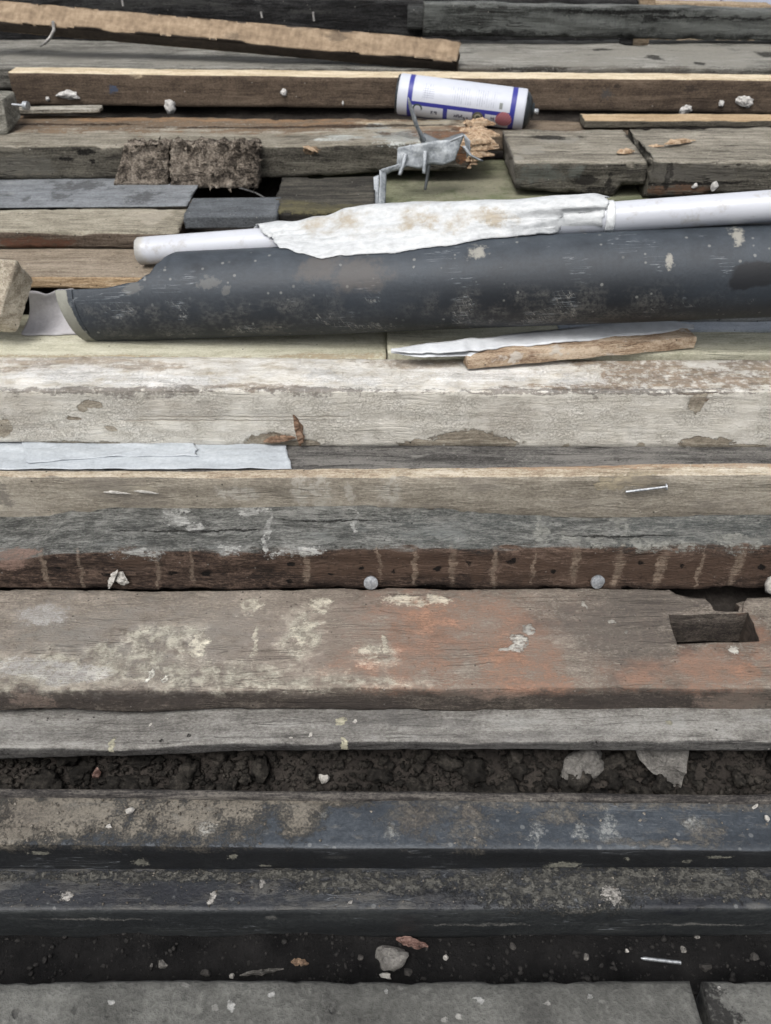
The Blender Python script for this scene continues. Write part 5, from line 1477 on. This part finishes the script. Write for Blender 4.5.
# columns of tiny unreadable text across the white panel
txt = s.noise(s.scl(s.co, (900, 160, 160)), 1, 2, .6)
line = s.step(s.math('SINE', s.math('MULTIPLY', X, 1500.0)), .1, .6)
tm = s.math('MULTIPLY', s.math('MULTIPLY', line, s.step(txt, .42, .5)), s.math('MULTIPLY', rng(an, .12, .95, .03), s.step(s.noise(s.scl(s.co, (30, 8, 8), (2, 2, 2)), 1, 1), .44, .52)))
tm = s.math('MULTIPLY', tm, rng(u, .2, .87))
c = s.mix(s.math('MULTIPLY', tm, .45), c, (110, 116, 140))
fin = s.math('MULTIPLY', s.math('MULTIPLY', s.step(s.math('SINE', s.math('MULTIPLY', an, 60.0)), 0, .5), rng(u, .205, .29)), rng(an, .22, .72, .02))
c = s.mix(s.math('MULTIPLY', fin, .5), c, (120, 126, 150))
fin = s.math('MULTIPLY', rng(u, .80, .825), rng(an, .12, .42, .02)); c = s.mix(s.math('MULTIPLY', fin, .8), c, (90, 96, 84))
low_ = s.step(an, -.02, -.05)
bl = s.math('MULTIPLY', rng(an, -.20, .0, .01), rng(u, .10, .90))
bl = s.math('MAXIMUM', bl, rng(u, .085, .122)); bl = s.math('MAXIMUM', bl, rng(u, .885, .925))
bl = s.math('MAXIMUM', bl, s.math('MULTIPLY', low_, rng(u, .37, .405)))
bl = s.math('MAXIMUM', bl, s.math('MULTIPLY', low_, rng(u, .60, .70)))
bl = s.math('MAXIMUM', bl, rng(an, -1.35, -1.05, .01))
c = s.mix(bl, c, BLUE)
def disc(uc, ac, r_):
    d1 = s.math('MULTIPLY', s.math('SUBTRACT', u, uc), CL); d2 = s.math('MULTIPLY', s.math('SUBTRACT', an, ac), RC)
    return s.math('SQRT', s.math('ADD', s.math('MULTIPLY', d1, d1), s.math('MULTIPLY', d2, d2))), d1, d2
dd, d1, d2 = disc(.645, -.42, .01)
c = s.mix(s.step(dd, .0105, .0098), c, (84, 86, 70)); c = s.mix(s.step(dd, .0066, .006), c, (150, 150, 132)); c = s.mix(s.step(dd, .004, .0034), c, (70, 74, 66))
dd, d1, d2 = disc(.845, -.40, .014)
rl = s.step(s.math('SINE', s.math('MULTIPLY', s.math('SUBTRACT', d1, s.math('MULTIPLY', d2, .6)), 1300.0)), .2, .6)
c = s.mix(s.step(dd, .0152, .0145), c, s.mix(s.math('MULTIPLY', rl, .7), (156, 54, 66), (206, 160, 168)))
dd, d1, d2 = disc(.17, -.36, .01)
c = s.mix(s.math('MULTIPLY', s.step(s.math('ABSOLUTE', s.math('SUBTRACT', dd, .0075)), .002, .001), s.step(d2, -.006, .002)), c, (50, 70, 60))
for uc, ac, wdt in ((.30, -.5, .05), (.49, -.5, .07), (.55, -.62, .04), (.76, -.42, .03)):
    k = s.math('MULTIPLY', rng(u, uc - wdt / 2, uc + wdt / 2), rng(an, ac - .12, ac + .1, .02))
    c = s.mix(s.math('MULTIPLY', s.math('MULTIPLY', k, s.step(s.noise(s.scl(s.co, (320, 140, 140)), 1, 2), .45, .52)), .85), c, (38, 42, 70))
M_CAN = s.out(c, .42, None, spec=.45)
s = Mat('can_metal'); n1 = s.noise(s.co, 90, 4, .6)
M_CANM = s.out(s.ramp(n1, [(.3, (34, 38, 42)), (.7, (66, 74, 78))]), .4, s.bump(n1, .001), metal=.4)
can = lathe('aerosol_can', [(0, RC * .86), (.0015, RC * .97), (.004, RC), (CL * .5, RC), (CL - .004, RC), (CL - .001, RC * .985), (CL, RC * .96)], M_CAN, CM)
tag(can, 'white cartridge can with blue label bands lying tilted against the brown timber', 'can')
def kid(o): 
    o.parent = can; o.matrix_basis = Matrix.Identity(4); return o
kid(lathe('base_rim', [(-.002, RC * .80), (-.003, RC * .9), (-.0015, RC * .955), (.001, RC * .95)], M_CANM, CM))
kid(lathe('valve_dome', [(CL - .002, RC * .90), (CL + .003, RC * .86), (CL + .009, RC * .66), (CL + .012, RC * .46), (CL + .012, RC * .40), (CL + .0155, RC * .38), (CL + .0165, RC * .3)], M_CANM, CM))
kid(lathe('valve_stem', [(CL + .012, RC * .14), (CL + .024, RC * .14), (CL + .025, RC * .10)], M_ZINC, CM, n=16))

# ================================================================ top of the pile
yw = D(2.70)
gw = beam('grey_board', 'broad grey weathered board lying flat behind the long brown timber', 'board', yw, row_of(.755 * S, yw), 40, row_of(.70 * S, yw), seed=30, edge=.003, chip=.003, rough=.0014, ntp=18)
gw.set(wood('grey_board', ((70, 68, 62), (104, 101, 93), (136, 133, 124)), ((96, 94, 87), (132, 130, 121), (164, 161, 152)), seed=30.3, crack=.6, speck=1.0, bumpd=.003, overlays=[
    ov((156, 152, 140), gw.top([(590, 60, 40, 8), (620, 52, 60, 6), (700, 55, 40, 10), (760, 50, 20, 8), (500, 55, 30, 5), (80, 57, 60, 5), (200, 62, 60, 4)]), .9, 24, soft=.7, st=.6),
    ov((44, 42, 38), gw.top([(655, 58, 7, 2.5), (700, 64, 5, 2), (735, 70, 30, 1), (765, 55, 8, 3), (600, 50, 8, 1), (540, 68, 30, 1)]), .8, 40, soft=.5, st=.85, height=-1),
    ov((82, 72, 62), gw.top([(600, 69, 80, 3), (480, 66, 40, 3)]), .9, 30, soft=.7, st=.5)]))
boolean(gw.o, [prism([(lambda v: (v.x, v.y))(PZ(px, r, .755 * S)) for px, r in ((619, 30), (619, 44.5), (624, 46), (636, 46.5), (647, 46), (649, 43), (649, 30))], .60 * S, .80 * S)])
# slanting batten turned on its edge
def bar(name, a, b_, wd, ht, roll, mat, seed, label, cat, rag=.01, n=150):
    a, b_ = Vector(a), Vector(b_); ax = (b_ - a); L = ax.length; ax.normalize()
    sd = zup.cross(ax).normalized(); u_ = ax.cross(sd)
    cr, sr = math.cos(roll), math.sin(roll)
    s2 = sd * cr + u_ * sr; u2 = u_ * cr - sd * sr
    per = []
    for k in range(6): per.append((0, k / 5))
    for k in range(6): per.append((k / 5, 1))
    for k in range(6): per.append((1, 1 - k / 5))
    for k in range(6): per.append((1 - k / 5, 0))
    V = []
    R_ = Matrix((ax, s2, u2)).transposed()
    for i in range(n + 1):
        t = i / n
        for j, (y, z) in enumerate(per):
            yy, zz = y * wd, z * ht
            q = .0022 if (y in (0, 1) and z in (0, 1)) else 0
            yy += q * (1 if y == 0 else -1) * (.6 + .25 * max(0, mn.noise((t * 40, j // 6, seed)))); zz += q * (1 if z == 0 else -1) * (.6 + .25 * max(0, mn.noise((t * 40, j // 6 + 5, seed))))
            yy += .001 * mn.noise((t * 30, j * .7, seed)); zz += .001 * mn.noise((t * 30, j * .7, seed + 4))
            x = L * t
            if i in (0, n): x += rag * (mn.noise((y * 5, z * 5, seed + i)) + mn.noise((y * 13, z * 13, seed + i)))
            V.append((x, yy, zz))
    m_ = len(per)
    F = [(i * m_ + j, i * m_ + (j + 1) % m_, (i + 1) * m_ + (j + 1) % m_, (i + 1) * m_ + j)[::-1] for i in range(n) for j in range(m_)]
    F += [tuple(range(m_)), tuple(range(n * m_, n * m_ + m_))[::-1]]
    o = mesh_obj(name, V, F, mat)
    o.matrix_world = Matrix.Translation(a) @ R_.to_4x4()
    return tag(o, label, cat)
pa_ = PZ(459, 63, .757 * S); pa_ = P(459, 51, pa_.y); pb_ = P(0, 11, D(2.90))
dl = (pb_ - pa_).normalized(); pb_ = pa_ + dl * 1.0
M_DIAG = wood('slanting_batten', ((100, 78, 56), (142, 116, 86), (172, 148, 116)), seed=34, crack=.3, gy=110, overlays=[])
def diag_mat():
    s = Mat('slanting_batten')
    p = s.co; g_ = s.noise(s.scl(p, (26, 50, 50)), 1, 6, .65); f_ = s.noise(s.scl(p, (120, 40, 300)), 1, 4, .6)
    v = s.math('MULTIPLY_ADD', f_, .4, s.math('MULTIPLY', g_, .6))
    c = s.ramp(v, [(.3, (94, 76, 57)), (.5, (136, 114, 88)), (.7, (166, 144, 115))])
    dk = s.step(s.noise(s.scl(p, (7, 14, 14)), 1, 6, .7), .58, .68)
    c = s.mix(s.math('MULTIPLY', dk, .6), c, (70, 58, 46))
    # the two narrow faces are coloured dark to stand for their shade
    ny, nz = s.sep(s.nrm)[1], s.sep(s.nrm)[2]
    old = s.step(s.math('ABSOLUTE', nz), .75, .55)  # mask of the narrow faces that take the painted shade
    c2 = s.ramp(v, [(.3, (42, 36, 31)), (.7, (84, 72, 60))])
    ends = s.step(s.math('ABSOLUTE', s.sep(s.nrm)[0]), .6, .8)
    c = s.mix(s.math('MULTIPLY', old, s.math('SUBTRACT', 1.0, ends)), c, c2)
    return s.out(c, .88, s.bump(v, .003))
sb = bar('slanting_batten', pa_, pb_, .052, .031, R(-38), diag_mat(), 5, 'slanting brown batten with a ragged right end at the top left of the pile', 'batten')
# nails in it
def pt_on(px, rw, t): 
    k = (px - 459) / (0 - 459) * (pb_ - pa_).length
    return pa_ + dl * (k * 1.0)
for px, r0, r1 in ((123, 6, -1), (262, 18, 12), (314, 21, 12)):
    base = P(px, r0, pa_.lerp(pb_, (459 - px) / 470).y + .02)
    top_ = P(px - 1, r1, base.y + .004)
    o = nail(base, top_, .0022, .0028, M_STEEL, None, 'nail'); o.parent = sb; o.matrix_parent_inverse = sb.matrix_basis.inverted()
base = P(54, 24, D(2.80)); 
bn = rod('bent_nail', [P(53, 22, D(2.80)), P(54, 30, D(2.78)), P(50, 38, D(2.765)), P(45, 43, D(2.76)), P(40, 46.5, D(2.76))], [.0035, .0035, .0034, .003, .0012], M_STEEL, n=10)
bn.parent = sb; bn.matrix_parent_inverse = sb.matrix_basis.inverted()
# charred beams across the top
BLK = ((20, 20, 21), (40, 40, 41), (66, 66, 66))
y5 = D(3.12)
ch = beam('charred_timber', 'black charred beam behind the slanting batten at the top left', 'beam', y5, [(100, -4), (430, 0)], -12, row_of(.70 * S, y5), x=(None, 424), seed=35, edge=.004, chip=.006, rough=.003, nf=10, W=.09)
ch.set(wood('charred_timber', BLK, ((40, 40, 40), (66, 66, 65), (92, 92, 90)), seed=35, crack=1, contrast=1.4, bumpd=.006, gx=8, speck=.4, overlays=[
    ov((84, 84, 82), ch.front([(180, 3, 40, 3), (310, 12, 20, 2), (225, 9, 10, 1.5), (120, 5, 20, 4)]), .9, 40, soft=.7, st=.6)]))
y6 = D(3.02)
ge = beam('weathered_timber', 'heavy dark grey weathered beam along the top right', 'beam', y6, [(412, 3), (640, 7), (771, 11)], [(412, 0), (640, 4), (771, 7.5)], [(412, 36), (771, 41)], x=(424, None), seed=36, edge=.004, chip=.006, rough=.0025, nf=14, step=.005)
ge.set(wood('weathered_timber', ((46, 48, 46), (76, 79, 76), (106, 109, 105)), ((70, 72, 70), (100, 103, 100), (128, 130, 126)), seed=36.2, crack=1, contrast=.9, bumpd=.004, speck=.5, endgrain=((36, 36, 34), (80, 80, 76)), overlays=[
    ov((22, 22, 21), ge.front([(625, 12, 50, 1.5), (650, 20, 6, 3), (690, 17, 60, 1), (600, 13, 30, 1), (740, 19, 30, 1.2), (470, 33, 60, 2.5)]), .9, 40, soft=.6, st=.85, height=-2),
    ov((120, 124, 120), ge.front([(560, 24, 60, 8), (700, 28, 60, 6), (740, 14, 30, 4), (435, 12, 8, 10)]), .9, 30, soft=.8, st=.5),
    ov((30, 31, 30), ge.front([(600, 37, 200, 3)]), .9, 30, soft=.7, st=.6)]))
se = beam('timber_end', 'dark square timber end beside the left end of the heavy grey beam', 'beam end', D(3.06), 8, 4, 30, x=(408, 425), seed=37, edge=.004, chip=.004, rough=.002, W=.08)
se.set(wood('timber_end', ((36, 37, 37), (60, 62, 61), (86, 88, 86)), seed=37, crack=1, bumpd=.004))
for k, (yy, fr, x_, lbl, colr) in enumerate([(D(3.32), [(430, -4), (640, 1)], (None, 640), 'dark timber just showing above the heavy grey beam near the top centre', BLK), (D(3.45), [(655, 2.6), (771, 5.2)], (560, None), 'tan sawn timber just showing above the heavy grey beam at the top right', ((120, 100, 76), (160, 138, 108), (186, 166, 138)))]):
    o = beam('back_timber', lbl, 'timber', yy, fr, 0, row_of(.66 * S, yy), x=x_, seed=40 + k, edge=.003, chip=.002, W=.05)
    o.set(wood('back_timber', colr, seed=40 + k, crack=.5))
# short upright stake behind
yk = D(3.30)
stk = hexa('wood_stake', [P(640, 12, yk), P(656, 12, yk), P(656, 12, yk) + Vector((0, .04, 0)), P(640, 12, yk) + Vector((0, .04, 0)), P(640, -40, yk), P(656, -40, yk), P(656, -40, yk) + Vector((0, .04, 0)), P(640, -40, yk) + Vector((0, .04, 0))], wood('stake', ((130, 106, 80), (168, 144, 112), (190, 168, 138)), seed=44), 8, .001, 2, label='short tan stake standing behind the heavy grey beam at the top right', cat='stake')
# pale metal panels standing beyond the pile
s = Mat('pale_panel'); n1 = s.noise(s.co, 5, 5, .6)
M_PANEL = s.out(s.ramp(n1, [(.3, (160, 170, 196)), (.7, (186, 196, 216))]), .5, s.bump(n1, .002), spec=.4)
yv = 3.6
for px0, px1, lb in ((600, 721, 'pale blue panel standing beyond the pile, left of the dark joint at the top right'), (724, 900, 'pale blue panel standing beyond the pile at the top right corner')):
    a_, b_ = P(px0, 0, yv).x, P(px1, 0, yv).x
    vs = [(0, 0, 0), (b_ - a_, 0, 0), (b_ - a_, .03, 0), (0, .03, 0)]
    vs += [(x, y, .62) for x, y, _ in vs]
    o = mesh_obj('panel', vs, [(0, 3, 2, 1), (4, 5, 6, 7), (0, 1, 5, 4), (1, 2, 6, 5), (2, 3, 7, 6), (3, 0, 4, 7)], M_PANEL, (a_, yv, ground_z(0, yv) - .02), smooth=False)
    md = o.modifiers.new('b', 'BEVEL'); md.width = .004; md.segments = 2
    tag(o, lb, 'panel')

# ================================================================ repeats carry one group phrase
GROUPS = {'kerb_stone': 'kerb stones along the front', 'black_plastic_section': 'black plastic sections in front of the pile', 'pebble': 'pebbles in the gutter',
          'stone': 'loose stones', 'plaster_chip': 'plaster chips', 'wood_splinter': 'loose wood splinters', 'wood_chip': 'rust brown wood chips on the painted timber',
          'pale_plank': 'pale planks under the black pipe', 'grey_strip': 'grey strips under the pipe at the right', 'plastic_sheet': 'white plastic sheets in the slot',
          'timber_offcut': 'timber offcuts at the left edge', 'rotten_piece': 'rotten pieces over the split timber', 'notched_timber': 'notched grey timbers at the right',
          'pink_chip': 'pinkish chips', 'back_timber': 'timbers at the back', 'panel': 'pale blue panels beyond the pile'}
for o in sc.objects:
    k = o.name.split('.')[0]
    if o.parent is None and o.get('label') and k in GROUPS:
        o['group'] = GROUPS[k]
